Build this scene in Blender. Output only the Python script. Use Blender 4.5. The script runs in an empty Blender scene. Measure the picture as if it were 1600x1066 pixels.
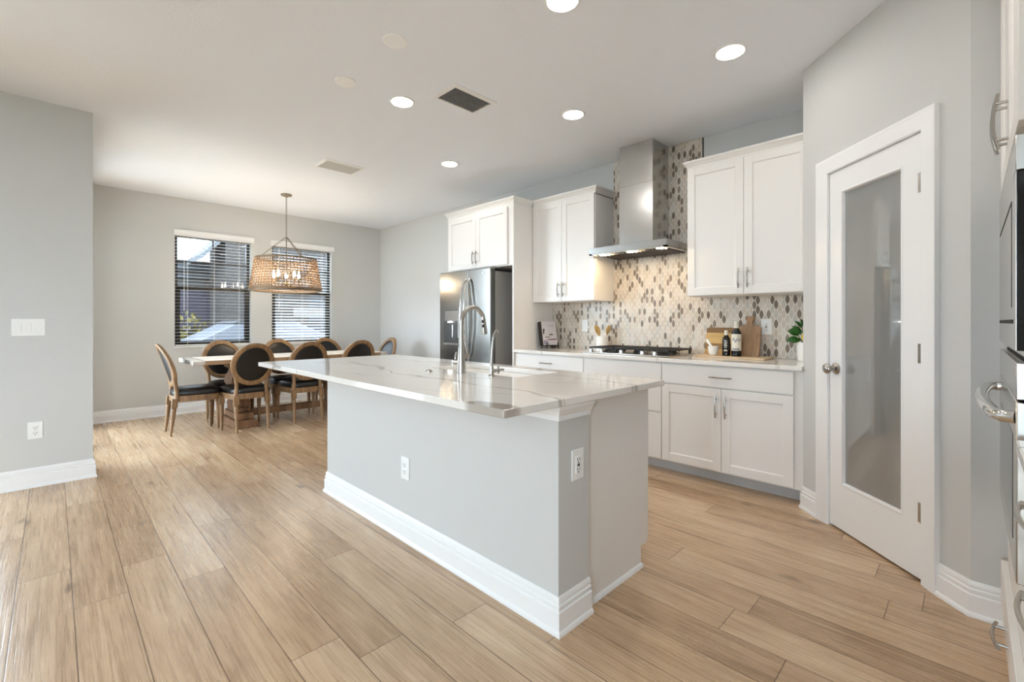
import bpy, bmesh, math, random
from mathutils import Vector, Matrix
random.seed(7)
PI = math.pi
SC = bpy.context.scene
COL = SC.collection

# ------------------------------------------------------------------ camera
cam_d = bpy.data.cameras.new('camera')
cam = bpy.data.objects.new('camera', cam_d); COL.objects.link(cam)
cam.location = (0, 0, 1.2); cam.rotation_euler = (PI/2, 0, PI/4)
cam_d.sensor_fit = 'HORIZONTAL'; cam_d.sensor_width = 36.0
cam_d.lens = 716.7/1600*36.0
cam_d.shift_y = (503.5-533.0)/1600.0
cam_d.clip_start = 0.02; cam_d.clip_end = 200
SC.camera = cam

# ------------------------------------------------------------------ light
WORLD_STRENGTH = 4.5
CAN_STRENGTH = 19.5
EXPOSURE = 2.03
SC.view_settings.view_transform = 'Standard'
SC.view_settings.look = 'None'
SC.view_settings.gamma = 1.0
SC.view_settings.use_curve_mapping = False
SC.view_settings.exposure = EXPOSURE
SC.cycles.max_bounces = 10
SC.cycles.diffuse_bounces = 6
SC.cycles.glossy_bounces = 5
SC.cycles.transparent_max_bounces = 16
SC.cycles.caustics_reflective = False
SC.cycles.caustics_refractive = False
SC.cycles.sample_clamp_indirect = 6.0
world = bpy.data.worlds.new('sky'); SC.world = world; world.use_nodes = True
_bg = world.node_tree.nodes['Background']
_bg.inputs[0].default_value = (0.72, 0.872, 1.0, 1); _bg.inputs[1].default_value = WORLD_STRENGTH
CEIL = 2.824
def portal(loc, rot, sx, sz):
    d = bpy.data.lights.new('daylight_portal', 'AREA'); d.shape = 'RECTANGLE'; d.size = sx; d.size_y = sz
    d.cycles.is_portal = True
    o = bpy.data.objects.new('daylight_portal', d); COL.objects.link(o); o.location = loc; o.rotation_euler = rot
portal((-7.40, 1.58, 1.63), (PI/2, 0, -PI/2), .9, 1.5)
portal((-7.40, 2.73, 1.63), (PI/2, 0, -PI/2), .9, 1.5)
portal((-4.94, -.8, 1.1), (PI/2, 0, -PI/2), 1.0, 2.2)
portal((.86, -2.5, 1.45), (PI/2, 0, PI/2), 2.2, 1.9)
portal((-.4, -5.10, 1.15), (PI/2, 0, 0), 1.0, 2.3)
portal((-6.075, .09, 1.3), (PI/2, 0, 0), 1.95, 2.6)

# ------------------------------------------------------------------ materials
def s2l(c):
    c = c/255.0
    return c/12.92 if c <= .04045 else ((c+.055)/1.055)**2.4
def C(r, g, b): return (s2l(r), s2l(g), s2l(b), 1.0)
class NT:
    def __init__(s, name):
        m = bpy.data.materials.new(name); m.use_nodes = True; s.m = m; s.t = m.node_tree
        s.p = s.t.nodes['Principled BSDF']; s.out = s.t.nodes['Material Output']
    def n(s, typ, **kw):
        nd = s.t.nodes.new(typ)
        for k, v in kw.items(): setattr(nd, k, v)
        return nd
    def l(s, a, b): s.t.links.new(a, b)
    def inp(s, sock, v):
        if isinstance(v, (int, float)): sock.default_value = v
        elif isinstance(v, tuple): sock.default_value = v
        else: s.l(v, sock)
    def math(s, op, a, b=None, c=None, clamp=False):
        nd = s.n('ShaderNodeMath', operation=op); nd.use_clamp = clamp
        s.inp(nd.inputs[0], a)
        if b is not None: s.inp(nd.inputs[1], b)
        if c is not None: s.inp(nd.inputs[2], c)
        return nd.outputs[0]
    def comb(s, x, y, z=0.0):
        nd = s.n('ShaderNodeCombineXYZ'); s.inp(nd.inputs[0], x); s.inp(nd.inputs[1], y); s.inp(nd.inputs[2], z)
        return nd.outputs[0]
    def coords(s):
        tc = s.n('ShaderNodeTexCoord'); sp = s.n('ShaderNodeSeparateXYZ'); s.l(tc.outputs['Object'], sp.inputs[0])
        return tc.outputs['Object'], sp.outputs[0], sp.outputs[1], sp.outputs[2]
    def noise(s, vec, scale, detail=3.0, rough=.5, dist=0.0):
        nd = s.n('ShaderNodeTexNoise'); s.l(vec, nd.inputs['Vector']); nd.inputs['Scale'].default_value = scale
        nd.inputs['Detail'].default_value = detail; nd.inputs['Roughness'].default_value = rough; nd.inputs['Distortion'].default_value = dist
        return nd.outputs['Fac']
    def ramp(s, fac, stops, interp='LINEAR'):
        nd = s.n('ShaderNodeValToRGB'); cr = nd.color_ramp; cr.interpolation = interp
        while len(cr.elements) < len(stops): cr.elements.new(.5)
        for e, (p, c) in zip(cr.elements, stops): e.position = p; e.color = c
        s.l(fac, nd.inputs[0]); return nd.outputs[0]
    def mix(s, fac, a, b, blend='MIX'):
        nd = s.n('ShaderNodeMix', data_type='RGBA', blend_type=blend)
        s.inp(nd.inputs[0], fac); s.inp(nd.inputs[6], a); s.inp(nd.inputs[7], b)
        return nd.outputs[2]
    def bump(s, h, strength=.2, dist=.01):
        nd = s.n('ShaderNodeBump'); nd.inputs['Strength'].default_value = strength; nd.inputs['Distance'].default_value = dist
        s.l(h, nd.inputs['Height']); s.l(nd.outputs[0], s.p.inputs['Normal'])
    def set(s, **kw):
        for k, v in kw.items(): s.inp(s.p.inputs[k.replace('_', ' ')], v)
MAT = {}
def simple(name, col, rough=.5, metal=0.0, spec=.5, bump=None, coat=0.0, var=0.0):
    t = NT(name); t.set(Roughness=rough, Metallic=metal); t.p.inputs['Specular IOR Level'].default_value = spec
    t.p.inputs['Coat Weight'].default_value = coat
    vec = None
    if var or bump: vec = t.coords()[0]
    if var:
        f = t.noise(vec, 14, 4)
        d = tuple(x*(1-var) for x in col[:3])+(1,)
        t.l(t.mix(f, d, col), t.p.inputs['Base Color'])
    else: t.p.inputs['Base Color'].default_value = col
    if bump: t.bump(t.noise(vec, bump[0], 2), bump[1], .002)
    MAT[name] = t.m; return t.m
simple('wall_paint', C(205, 205, 203), .62, bump=(160, .25))
simple('ceiling_paint', C(240, 244, 250), .8, bump=(60, .7))
simple('trim_white', C(240, 240, 240), .32)
simple('cabinet_white', C(234, 231, 227), .34)
simple('toe_grey', C(188, 188, 188), .5)
simple('plastic_white', C(240, 240, 238), .3)
simple('cover_white', C(253, 253, 252), .5)
simple('slot_dark', C(52, 52, 54), .5)
simple('black_glossy', C(14, 14, 15), .08)
simple('black_iron', C(26, 25, 25), .45, bump=(120, .2))
simple('black_frame', C(22, 21, 22), .4)
simple('chrome', C(215, 214, 212), .12, metal=1.0)
simple('nickel', C(176, 172, 166), .26, metal=1.0)
simple('dark_gap', C(30, 28, 26), .8)
simple('leather', C(17, 17, 17), .33, bump=(260, .3))
simple('ceramic_white', C(240, 238, 233), .22)
simple('label_cream', C(226, 222, 206), .6)
simple('vent_grey', C(120, 119, 117), .5)
simple('blind_white', C(240, 240, 240), .4)
simple('leaf', C(44, 100, 30), .4, var=.4)
simple('lemon', C(226, 196, 40), .45)
simple('chain_bronze', C(112, 98, 80), .4, metal=.6)
simple('canopy_bronze', C(150, 135, 115), .4, metal=.5)
simple('bounce_concrete', C(228, 227, 224), .85)
simple('ext_mauve', C(70, 66, 78), .85, var=.15)
simple('ext_white', C(116, 114, 112), .85)
simple('ext_grey', C(96, 100, 106), .85)
simple('ext_taupe', C(66, 62, 60), .85, var=.1)
simple('ext_roof', C(66, 68, 72), .85)
simple('ext_ground', C(92, 94, 84), .95, var=.3)
simple('bush_leaf', C(116, 104, 40), .7, var=.5)
simple('car_paint', C(60, 60, 64), .35)
simple('car_glass', C(96, 100, 108), .3)
simple('rubber', C(18, 18, 18), .7)
simple('book_paper', C(212, 205, 206), .45)
simple('book_dark', C(30, 22, 18), .5)
simple('ink_grey', C(150, 145, 150), .6)
simple('ink_red', C(110, 44, 40), .6)
simple('ink_olive', C(120, 118, 96), .6)
simple('ink_lilac', C(160, 150, 168), .6)
simple('ink_brown', C(56, 40, 32), .6)
simple('spoon_wood', C(214, 178, 112), .55, var=.2)
simple('oven_steel_dark', C(88, 87, 85), .3, metal=.9)

def wood(name, c1, c2, scale=1.0, axis='x', rough=.5, bump=.25):
    t = NT(name); v, x, y, z = t.coords()
    a = {'x': (1.5, 22, 22), 'y': (22, 1.5, 22), 'z': (22, 22, 1.5)}[axis]
    vec = t.comb(t.math('MULTIPLY', x, a[0]*scale), t.math('MULTIPLY', y, a[1]*scale), t.math('MULTIPLY', z, a[2]*scale))
    f = t.noise(vec, 1.0, 6, .6, .6)
    t.l(t.ramp(f, [(.3, c1), (.7, c2)]), t.p.inputs['Base Color']); t.set(Roughness=rough)
    t.bump(f, bump, .003); MAT[name] = t.m; return t.m
wood('oak_frame', C(104, 77, 50), C(160, 124, 86), 1.0, 'z', .5)
wood('table_wood', C(140, 106, 74), C(186, 152, 116), .6, 'y', .22); MAT['table_wood'].node_tree.nodes['Principled BSDF'].inputs['Coat Weight'].default_value = .7; MAT['table_wood'].node_tree.nodes['Principled BSDF'].inputs['Coat Roughness'].default_value = .12
wood('table_glare', C(222, 214, 202), C(246, 242, 234), .6, 'y', .5); MAT['table_glare'].node_tree.nodes['Principled BSDF'].inputs['Specular IOR Level'].default_value = .25  # window glare on the table top, painted as a near-white colour
wood('table_base_wood', C(92, 62, 42), C(150, 110, 76), .6, 'z', .5)
wood('breadboard_grey', C(150, 142, 132), C(222, 216, 208), .8, 'x', .6)
wood('walnut_board', C(132, 100, 72), C(176, 142, 108), 1.4, 'z', .5)
wood('tray_wood', C(190, 164, 130), C(222, 200, 168), 1.2, 'x', .5)
wood('rattan', C(92, 66, 42), C(164, 128, 88), 3.0, 'z', .55)

def acacia():
    t = NT('acacia_board'); v, x, y, z = t.coords()
    band = t.math('FLOOR', t.math('MULTIPLY', z, 22))
    wn = t.n('ShaderNodeTexWhiteNoise', noise_dimensions='1D'); t.l(band, wn.inputs['W'])
    vec = t.comb(t.math('MULTIPLY', x, 8), t.math('MULTIPLY', y, 8), t.math('MULTIPLY', z, 130))
    f = t.noise(vec, 1.0, 5)
    m = t.math('ADD', t.math('MULTIPLY', wn.outputs[0], .65), t.math('MULTIPLY', f, .35))
    t.l(t.ramp(m, [(.15, C(120, 88, 50)), (.5, C(178, 138, 82)), (.85, C(214, 182, 118))]), t.p.inputs['Base Color'])
    t.set(Roughness=.5); MAT['acacia_board'] = t.m
acacia()

def steel(name, axis, col=C(190, 189, 186), rough=.27):
    t = NT(name); v, x, y, z = t.coords()
    k = {'x': (2, 260, 260), 'z': (260, 260, 2)}[axis]
    vec = t.comb(t.math('MULTIPLY', x, k[0]), t.math('MULTIPLY', y, k[1]), t.math('MULTIPLY', z, k[2]))
    f = t.noise(vec, 1.0, 2)
    r = t.n('ShaderNodeMapRange'); t.l(f, r.inputs[0]); r.inputs[3].default_value = rough-.02; r.inputs[4].default_value = rough+.03
    t.l(r.outputs[0], t.p.inputs['Roughness']); t.set(Metallic=1.0); t.p.inputs['Base Color'].default_value = col
    t.bump(f, .008, .001); MAT[name] = t.m
steel('steel_brushed', 'z', C(206, 205, 202), .2); steel('steel_polished', 'x', C(200, 199, 196), .16); steel('fridge_steel', 'x', C(142, 140, 136), .2)
simple('fridge_side', C(168, 164, 158), .5, metal=.3)

def emis(name, col, st):
    t = NT(name); t.p.inputs['Base Color'].default_value = col
    t.p.inputs['Emission Color'].default_value = col; t.p.inputs['Emission Strength'].default_value = st; MAT[name] = t.m
emis('can_lens', (1.0, .96, .91, 1), CAN_STRENGTH)
emis('hood_lens', (1.0, .74, .44, 1), 42)
emis('bulb_flame', (1.0, .82, .58, 1), 70)
emis('dispenser_lens', (1.0, .98, .95, 1), 2)

def pane_mat(name, refl=.10, tint=(1, 1, 1, 1)):
    t = NT(name); t.t.nodes.remove(t.p)
    tr = t.n('ShaderNodeBsdfTransparent'); tr.inputs[0].default_value = tint
    gl = t.n('ShaderNodeBsdfGlossy'); gl.inputs['Roughness'].default_value = .0
    ge = t.n('ShaderNodeNewGeometry'); dt = t.n('ShaderNodeVectorMath', operation='DOT_PRODUCT')
    t.l(ge.outputs['Normal'], dt.inputs[0]); t.l(ge.outputs['Incoming'], dt.inputs[1])
    fac = t.math('POWER', t.math('SUBTRACT', 1.0, t.math('ABSOLUTE', dt.outputs['Value'])), 5.0)
    fac = t.math('ADD', .03, t.math('MULTIPLY', fac, .80))
    mx = t.n('ShaderNodeMixShader'); t.l(fac, mx.inputs[0]); t.l(tr.outputs[0], mx.inputs[1]); t.l(gl.outputs[0], mx.inputs[2])
    t.l(mx.outputs[0], t.out.inputs[0]); MAT[name] = t.m
pane_mat('window_glass'); pane_mat('dimmed_glass', tint=(.66, .66, .66, 1))  # second pane: grey tint added to dim the bright view outside

def frosted():
    t = NT('frosted_glass'); t.p.inputs['Base Color'].default_value = C(130, 131, 130)
    t.set(Roughness=.5); t.p.inputs['IOR'].default_value = 1.5; t.p.inputs['Coat Weight'].default_value = 1.0
    t.p.inputs['Coat Roughness'].default_value = 0.0; t.p.inputs['Coat IOR'].default_value = 2.4; MAT['frosted_glass'] = t.m
frosted()

def floor_mat():
    t = NT('oak_planks'); v, x, y, z = t.coords()
    Wd, L = .178, 1.5
    fr = t.math('DIVIDE', t.math('SUBTRACT', y, .060), Wd)
    row = t.math('FLOOR', fr); fv = t.math('FRACT', fr)
    wr = t.n('ShaderNodeTexWhiteNoise', noise_dimensions='1D'); t.l(row, wr.inputs['W'])
    fu_ = t.math('DIVIDE', t.math('ADD', x, t.math('MULTIPLY', wr.outputs[0], 9.7)), L)
    colm = t.math('FLOOR', fu_); fu = t.math('FRACT', fu_)
    wi = t.n('ShaderNodeTexWhiteNoise', noise_dimensions='2D'); t.l(t.comb(row, colm), wi.inputs['Vector'])
    idv = wi.outputs['Value']
    off = t.math('MULTIPLY', idv, 40)
    vec = t.comb(t.math('ADD', t.math('MULTIPLY', x, 2.2), off), t.math('ADD', t.math('MULTIPLY', y, 42), off), off)
    fine = t.noise(vec, 1.0, 8, .62, .8)
    vec2 = t.comb(t.math('ADD', t.math('MULTIPLY', x, 1.6), off), t.math('ADD', t.math('MULTIPLY', y, 5.5), off), off)
    blot = t.noise(vec2, 1.0, 5, .55, 1.2)
    vec3 = t.comb(t.math('ADD', t.math('MULTIPLY', x, 2.2), off), t.math('ADD', t.math('MULTIPLY', y, 130), off), off)
    pores = t.noise(vec3, 1.0, 3, .6)
    # knots
    vo = t.n('ShaderNodeTexVoronoi', feature='F1'); vo.inputs['Scale'].default_value = 1.0
    dn = t.math('MULTIPLY', t.math('SUBTRACT', blot, .5), .5)
    t.l(t.comb(t.math('ADD', t.math('MULTIPLY', x, 2.1), dn), t.math('ADD', t.math('MULTIPLY', y, 4.6), dn), 0.0), vo.inputs['Vector'])
    kn = t.n('ShaderNodeMapRange', interpolation_type='SMOOTHSTEP'); t.l(vo.outputs['Distance'], kn.inputs[0])
    kn.inputs[1].default_value = .03; kn.inputs[2].default_value = .16; kn.inputs[3].default_value = 1; kn.inputs[4].default_value = 0
    sc_ = t.n('ShaderNodeSeparateColor'); t.l(vo.outputs['Color'], sc_.inputs[0])
    ksel = t.math('GREATER_THAN', sc_.outputs[0], .5)
    knot = t.math('MULTIPLY', kn.outputs[0], t.math('MULTIPLY', ksel, t.math('MULTIPLY', fine, 1.3)))
    tone = t.math('ADD', t.math('MULTIPLY', fine, .52), t.math('ADD', t.math('MULTIPLY', blot, .34), t.math('MULTIPLY', t.math('ADD', idv, -.05), .17)))
    base = t.ramp(tone, [(.26, C(126, 97, 70)), (.42, C(180, 149, 117)), (.55, C(204, 174, 141)), (.72, C(224, 199, 168))])
    base = t.mix(t.math('MULTIPLY', t.math('LESS_THAN', pores, .42), .22), base, C(118, 90, 64))
    base = t.mix(t.math('MULTIPLY', knot, 1.0, None, True), base, C(88, 64, 44))
    gv = t.math('MULTIPLY', t.math('MINIMUM', fv, t.math('SUBTRACT', 1.0, fv)), Wd)
    gu = t.math('MULTIPLY', t.math('MINIMUM', fu, t.math('SUBTRACT', 1.0, fu)), L)
    g = t.math('MINIMUM', gv, gu)
    gr = t.n('ShaderNodeMapRange'); t.l(g, gr.inputs[0]); gr.inputs[1].default_value = .0008; gr.inputs[2].default_value = .0026
    base = t.mix(gr.outputs[0], C(104, 78, 56), base)
    t.l(base, t.p.inputs['Base Color'])
    t.l(t.math('ADD', t.math('MULTIPLY', pores, .16), .20), t.p.inputs['Roughness'])
    t.p.inputs['Specular IOR Level'].default_value = .6
    hgt = t.math('ADD', t.math('MULTIPLY', gr.outputs[0], .12), t.math('ADD', t.math('MULTIPLY', fine, .45), t.math('MULTIPLY', pores, .45)))
    t.bump(hgt, .5, .0025); MAT['oak_planks'] = t.m
floor_mat()

def quartz():
    t = NT('quartz'); v, x, y, z = t.coords()
    w1 = t.noise(t.comb(t.math('MULTIPLY', x, .9), t.math('MULTIPLY', y, 1.1), z), 1.0, 3, .5)
    w2 = t.noise(t.comb(t.math('MULTIPLY', x, 4.5), t.math('MULTIPLY', y, 4.5), z), 1.0, 3, .6)
    wid = t.noise(t.comb(t.math('MULTIPLY', x, 2.3), t.math('MULTIPLY', y, 2.3), t.math('ADD', z, 3.0)), 1.0, 2, .5)
    def veins(period, shift, slope, wmax, strength):
        q = t.math('ADD', t.math('ADD', y, t.math('MULTIPLY', x, slope)), t.math('ADD', t.math('MULTIPLY', w1, .55), t.math('MULTIPLY', w2, .07)))
        d = t.math('MULTIPLY', t.math('ABSOLUTE', t.math('SUBTRACT', t.math('FRACT', t.math('DIVIDE', t.math('ADD', q, shift), period)), .5)), period)
        lim = t.math('ADD', .0012, t.math('MULTIPLY', t.math('POWER', wid, 3.0), wmax))
        core = t.math('SUBTRACT', 1.0, t.math('DIVIDE', d, lim), None, True)
        return t.math('MULTIPLY', t.math('POWER', core, .5), strength)
    fade = t.math('MULTIPLY', t.math('SUBTRACT', wid, .33), 4.0, None, True)
    f = t.math('MAXIMUM', veins(.46, .07, .05, .08, .72), t.math('MULTIPLY', veins(.41, .21, -.42, .04, .5), fade))
    px_ = t.math('MULTIPLY', t.math('ADD', x, -1.19), .55); py_ = t.math('ADD', y, .525)   # a broad brown vein running out over the near corner
    dd_ = t.math('SQRT', t.math('ADD', t.math('MULTIPLY', px_, px_), t.math('MULTIPLY', py_, py_)))
    f = t.math('MAXIMUM', f, t.math('MULTIPLY', t.math('MULTIPLY', t.math('SUBTRACT', t.math('ADD', -.005, t.math('MULTIPLY', w2, .13)), dd_), 60.0, None, True), .75))
    cl = t.noise(t.comb(t.math('MULTIPLY', x, 1.5), t.math('MULTIPLY', y, 2.5), z), 1.0, 4)
    base = t.mix(t.math('MULTIPLY', cl, .3), C(240, 236, 231), C(222, 216, 208))
    t.l(t.mix(f, base, C(158, 146, 134)), t.p.inputs['Base Color'])
    t.set(Roughness=.07); t.p.inputs['Specular IOR Level'].default_value = .6; MAT['quartz'] = t.m
quartz()

def tile_mat():
    t = NT('lozenge_tile'); v, x, y, z = t.coords()
    TW, TH = .053, .0765
    u = t.math('DIVIDE', x, TW); w = t.math('DIVIDE', z, TH)
    def cell(du, dv, salt):
        uu = t.math('ADD', u, du); ww = t.math('ADD', w, dv)
        cu = t.math('FLOOR', uu); cw = t.math('FLOOR', ww)
        a = t.math('ABSOLUTE', t.math('SUBTRACT', t.math('FRACT', uu), .5))
        b = t.math('ABSOLUTE', t.math('SUBTRACT', t.math('FRACT', ww), .5))
        wd = t.math('MULTIPLY', t.math('POWER', t.math('COSINE', t.math('MULTIPLY', b, PI)), .95), .29)
        wd = t.math('ADD', wd, .018)
        mr = t.n('ShaderNodeMapRange'); t.l(t.math('SUBTRACT', wd, a), mr.inputs[0]); mr.inputs[1].default_value = 0; mr.inputs[2].default_value = .03
        wn = t.n('ShaderNodeTexWhiteNoise', noise_dimensions='3D'); t.l(t.comb(cu, cw, salt), wn.inputs['Vector'])
        return mr.outputs[0], wn.outputs['Value']
    ma, ra = cell(0.0, 0.0, 0.0); mb, rb = cell(.5, .5, 7.0)
    sel = t.math('GREATER_THAN', ma, mb)
    rnd = t.math('ADD', t.math('MULTIPLY', sel, ra), t.math('MULTIPLY', t.math('SUBTRACT', 1.0, sel), rb))
    msk = t.math('MAXIMUM', ma, mb)
    col = t.ramp(rnd, [(0, C(112, 98, 84)), (.09, C(126, 110, 94)), (.17, C(140, 126, 110)), (.24, C(206, 194, 176)), (.40, C(216, 206, 192)),
                       (.55, C(200, 194, 184)), (.68, C(222, 214, 202)), (.84, C(210, 196, 182))], 'CONSTANT')
    st = t.noise(t.comb(t.math('MULTIPLY', x, 30), 0.0, t.math('MULTIPLY', z, 90)), 1.0, 4)
    col = t.mix(t.math('MULTIPLY', st, .22), col, C(170, 158, 142))
    t.l(t.mix(msk, C(226, 218, 206), col), t.p.inputs['Base Color'])
    t.set(Roughness=.3); t.bump(msk, .4, .002); MAT['lozenge_tile'] = t.m
tile_mat()

# ------------------------------------------------------------------ geometry helpers
class G:
    def __init__(s): s.bm = bmesh.new(); s.M = None; s.mi = 0
    def _fin(s, verts, faces):
        if s.M is not None:
            for v in verts: v.co = s.M @ v.co
        for f in faces: f.material_index = s.mi
    def mesh(s, vs, fs):
        V = [s.bm.verts.new(v) for v in vs]; F = []
        for f in fs:
            try: F.append(s.bm.faces.new([V[i] for i in f]))
            except ValueError: pass
        s._fin(V, F); return s
    def box(s, x0, x1, y0, y1, z0, z1, bev=0.0, seg=1):
        if x0 > x1: x0, x1 = x1, x0
        if y0 > y1: y0, y1 = y1, y0
        if z0 > z1: z0, z1 = z1, z0
        t = bmesh.new()
        V = [t.verts.new((x, y, z)) for z in (z0, z1) for y in (y0, y1) for x in (x0, x1)]
        for f in ((0, 2, 3, 1), (4, 5, 7, 6), (0, 1, 5, 4), (2, 6, 7, 3), (0, 4, 6, 2), (1, 3, 7, 5)): t.faces.new([V[i] for i in f])
        bev = min(bev, .45*min(x1-x0, y1-y0, z1-z0))
        if bev > 0: bmesh.ops.bevel(t, geom=t.edges[:], offset=bev, segments=seg, profile=.5, affect='EDGES')
        t.verts.index_update()
        s.mesh([v.co.copy() for v in t.verts], [[v.index for v in f.verts] for f in t.faces]); t.free(); return s
    def tube(s, pts, r, n=10, caps=True, closed=False):
        pts = [Vector(p) for p in pts]; N = len(pts)
        rs = r if isinstance(r, (list, tuple)) else [r]*N
        vs, fs = [], []
        ref = None
        for i, p in enumerate(pts):
            if closed: d = pts[(i+1) % N]-pts[i-1]
            else: d = pts[min(i+1, N-1)]-pts[max(i-1, 0)]
            d.normalize()
            if ref is None:
                ref = Vector((0, 0, 1)) if abs(d.z) < .9 else Vector((1, 0, 0))
            a = (ref-d*ref.dot(d))
            if a.length < 1e-6: a = d.orthogonal()
            a.normalize(); ref = a; b = d.cross(a)
            for k in range(n):
                an = 2*PI*k/n; vs.append(p+(a*math.cos(an)+b*math.sin(an))*rs[i])
        for i in range(N if closed else N-1):
            j = (i+1) % N
            for k in range(n): fs.append((i*n+k, i*n+(k+1) % n, j*n+(k+1) % n, j*n+k))
        if caps and not closed: fs.append(tuple(range(n-1, -1, -1))); fs.append(tuple(range((N-1)*n, N*n)))
        return s.mesh(vs, fs)
    def lathe(s, prof, c=(0, 0, 0), n=24, caps=True):
        vs, fs = [], []
        for r, z in prof:
            for k in range(n):
                a = 2*PI*k/n; vs.append((c[0]+r*math.cos(a), c[1]+r*math.sin(a), c[2]+z))
        for i in range(len(prof)-1):
            for k in range(n): fs.append((i*n+k, i*n+(k+1) % n, (i+1)*n+(k+1) % n, (i+1)*n+k))
        if caps: fs.append(tuple(range(n-1, -1, -1))); m = len(prof)-1; fs.append(tuple(range(m*n, m*n+n)))
        return s.mesh(vs, fs)
    def prism(s, poly, z0, z1, bev=0.0):
        n = len(poly)
        t = bmesh.new()
        A = [t.verts.new((p[0], p[1], z0)) for p in poly]; B = [t.verts.new((p[0], p[1], z1)) for p in poly]
        t.faces.new(A[::-1]); top = t.faces.new(B)
        for i in range(n): t.faces.new((A[i], A[(i+1) % n], B[(i+1) % n], B[i]))
        if bev: bmesh.ops.bevel(t, geom=[e for f in t.faces if len(f.verts) == n for e in f.edges], offset=bev, segments=2, affect='EDGES')
        t.verts.index_update()
        s.mesh([v.co.copy() for v in t.verts], [[v.index for v in f.verts] for f in t.faces]); t.free(); return s
    def sweep(s, path, prof, closed=False):
        """path of (x,y); prof of (offset to the right of the path, z)"""
        N = len(path); P = [Vector(p) for p in path]; vs, fs = [], []
        def nrm(a, b): d = (b-a).normalized(); return Vector((d.y, -d.x))
        for i in range(N):
            if closed or 0 < i < N-1:
                n1 = nrm(P[i-1], P[i]); n2 = nrm(P[i], P[(i+1) % N]); m = (n1+n2); m = m/(m.dot(n1))
            elif i == 0: m = nrm(P[0], P[1])
            else: m = nrm(P[-2], P[-1])
            for o, z in prof: vs.append((P[i].x+m.x*o, P[i].y+m.y*o, z))
        k = len(prof)
        for i in range(N if closed else N-1):
            j = (i+1) % N
            for q in range(k): fs.append((i*k+q, j*k+q, j*k+(q+1) % k, i*k+(q+1) % k))
        if not closed: fs.append(tuple(range(k))); fs.append(tuple(range((N-1)*k, N*k))[::-1])
        return s.mesh(vs, fs)
    def ellipsoid(s, c, r, nu=16, nv=10):
        vs, fs = [], []
        for i in range(nv+1):
            th = PI*i/nv
            for k in range(nu):
                a = 2*PI*k/nu; vs.append((c[0]+r[0]*math.sin(th)*math.cos(a), c[1]+r[1]*math.sin(th)*math.sin(a), c[2]+r[2]*math.cos(th)))
        for i in range(nv):
            for k in range(nu): fs.append((i*nu+k, (i+1)*nu+k, (i+1)*nu+(k+1) % nu, i*nu+(k+1) % nu))
        return s.mesh(vs, fs)
    def grid(s, fn, nu, nv):
        vs = [fn(i/nu, j/nv) for j in range(nv+1) for i in range(nu+1)]
        fs = [(j*(nu+1)+i, j*(nu+1)+i+1, (j+1)*(nu+1)+i+1, (j+1)*(nu+1)+i) for j in range(nv) for i in range(nu)]
        return s.mesh(vs, fs)

WL = {}
def tagit(o, label=None, cat=None, group=None, kind=None):
    if label: o['label'] = label
    if cat: o['category'] = cat
    if group: o['group'] = group
    if kind: o['kind'] = kind
    return o
def thing(name, label, cat, loc=(0, 0, 0), group=None, kind=None):
    o = bpy.data.objects.new(name, None); COL.objects.link(o); o.location = loc; o.empty_display_size = .1
    WL[o.name] = Vector(loc); return tagit(o, label, cat, group, kind)
def obj(name, g, mats, parent=None, ang=40, label=None, origin=None, bevel=0, subsurf=0):
    """mesh built in world coordinates (or in the root's own, if the root is at the origin)"""
    me = bpy.data.meshes.new(name)
    bmesh.ops.remove_doubles(g.bm, verts=g.bm.verts[:], dist=1e-6)
    bmesh.ops.recalc_face_normals(g.bm, faces=g.bm.faces[:])
    off = Vector(origin) if origin is not None else (WL.get(parent.name, Vector()) if parent else Vector())
    if off.length: bmesh.ops.translate(g.bm, verts=g.bm.verts[:], vec=-off)
    for f in g.bm.faces: f.smooth = True
    g.bm.to_mesh(me); g.bm.free()
    try: me.set_sharp_from_angle(angle=math.radians(ang))
    except Exception: pass
    for m in (mats if isinstance(mats, (list, tuple)) else [mats]): me.materials.append(MAT[m])
    o = bpy.data.objects.new(name, me); COL.objects.link(o)
    if parent: o.parent = parent
    elif origin is not None: o.location = origin
    WL[o.name] = off
    if bevel:
        b = o.modifiers.new('bevel', 'BEVEL'); b.width = bevel; b.segments = 2; b.limit_method = 'ANGLE'; b.angle_limit = math.radians(50)
    if subsurf:
        b = o.modifiers.new('subsurf', 'SUBSURF'); b.levels = subsurf; b.render_levels = subsurf
    if ang == 40:
        b = o.modifiers.new('weighted_normal', 'WEIGHTED_NORMAL'); b.keep_sharp = True; b.weight = 80
    if label: o['label'] = label
    return o
def struct(name, g, mats, parent=None, **k):
    o = obj(name, g, mats, parent, **k)
    if parent is None: o['kind'] = 'structure'
    return o
def sroot(name, loc=(0, 0, 0)):
    return thing(name, None, None, loc, kind='structure')
def copy_tree(o, parent=None):
    c = o.copy(); COL.objects.link(c); WL[c.name] = WL.get(o.name, Vector())
    if parent: c.parent = parent
    for ch in [x for x in ALLCH(o)]: copy_tree(ch, c)
    return c
def ALLCH(o): return [x for x in bpy.data.objects if x.parent is o]
def text_mesh(g, txt, size, M):
    cu = bpy.data.curves.new('lettering', 'FONT'); cu.body = txt; cu.size = size; cu.extrude = .0006; cu.align_x = 'CENTER'; cu.align_y = 'CENTER'
    to = bpy.data.objects.new('lettering', cu); COL.objects.link(to)
    bpy.context.view_layer.update()
    me = bpy.data.meshes.new_from_object(to.evaluated_get(bpy.context.evaluated_depsgraph_get()))
    g.mesh([M @ v.co for v in me.vertices], [list(p.vertices) for p in me.polygons])
    bpy.data.objects.remove(to); bpy.data.meshes.remove(me)
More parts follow.
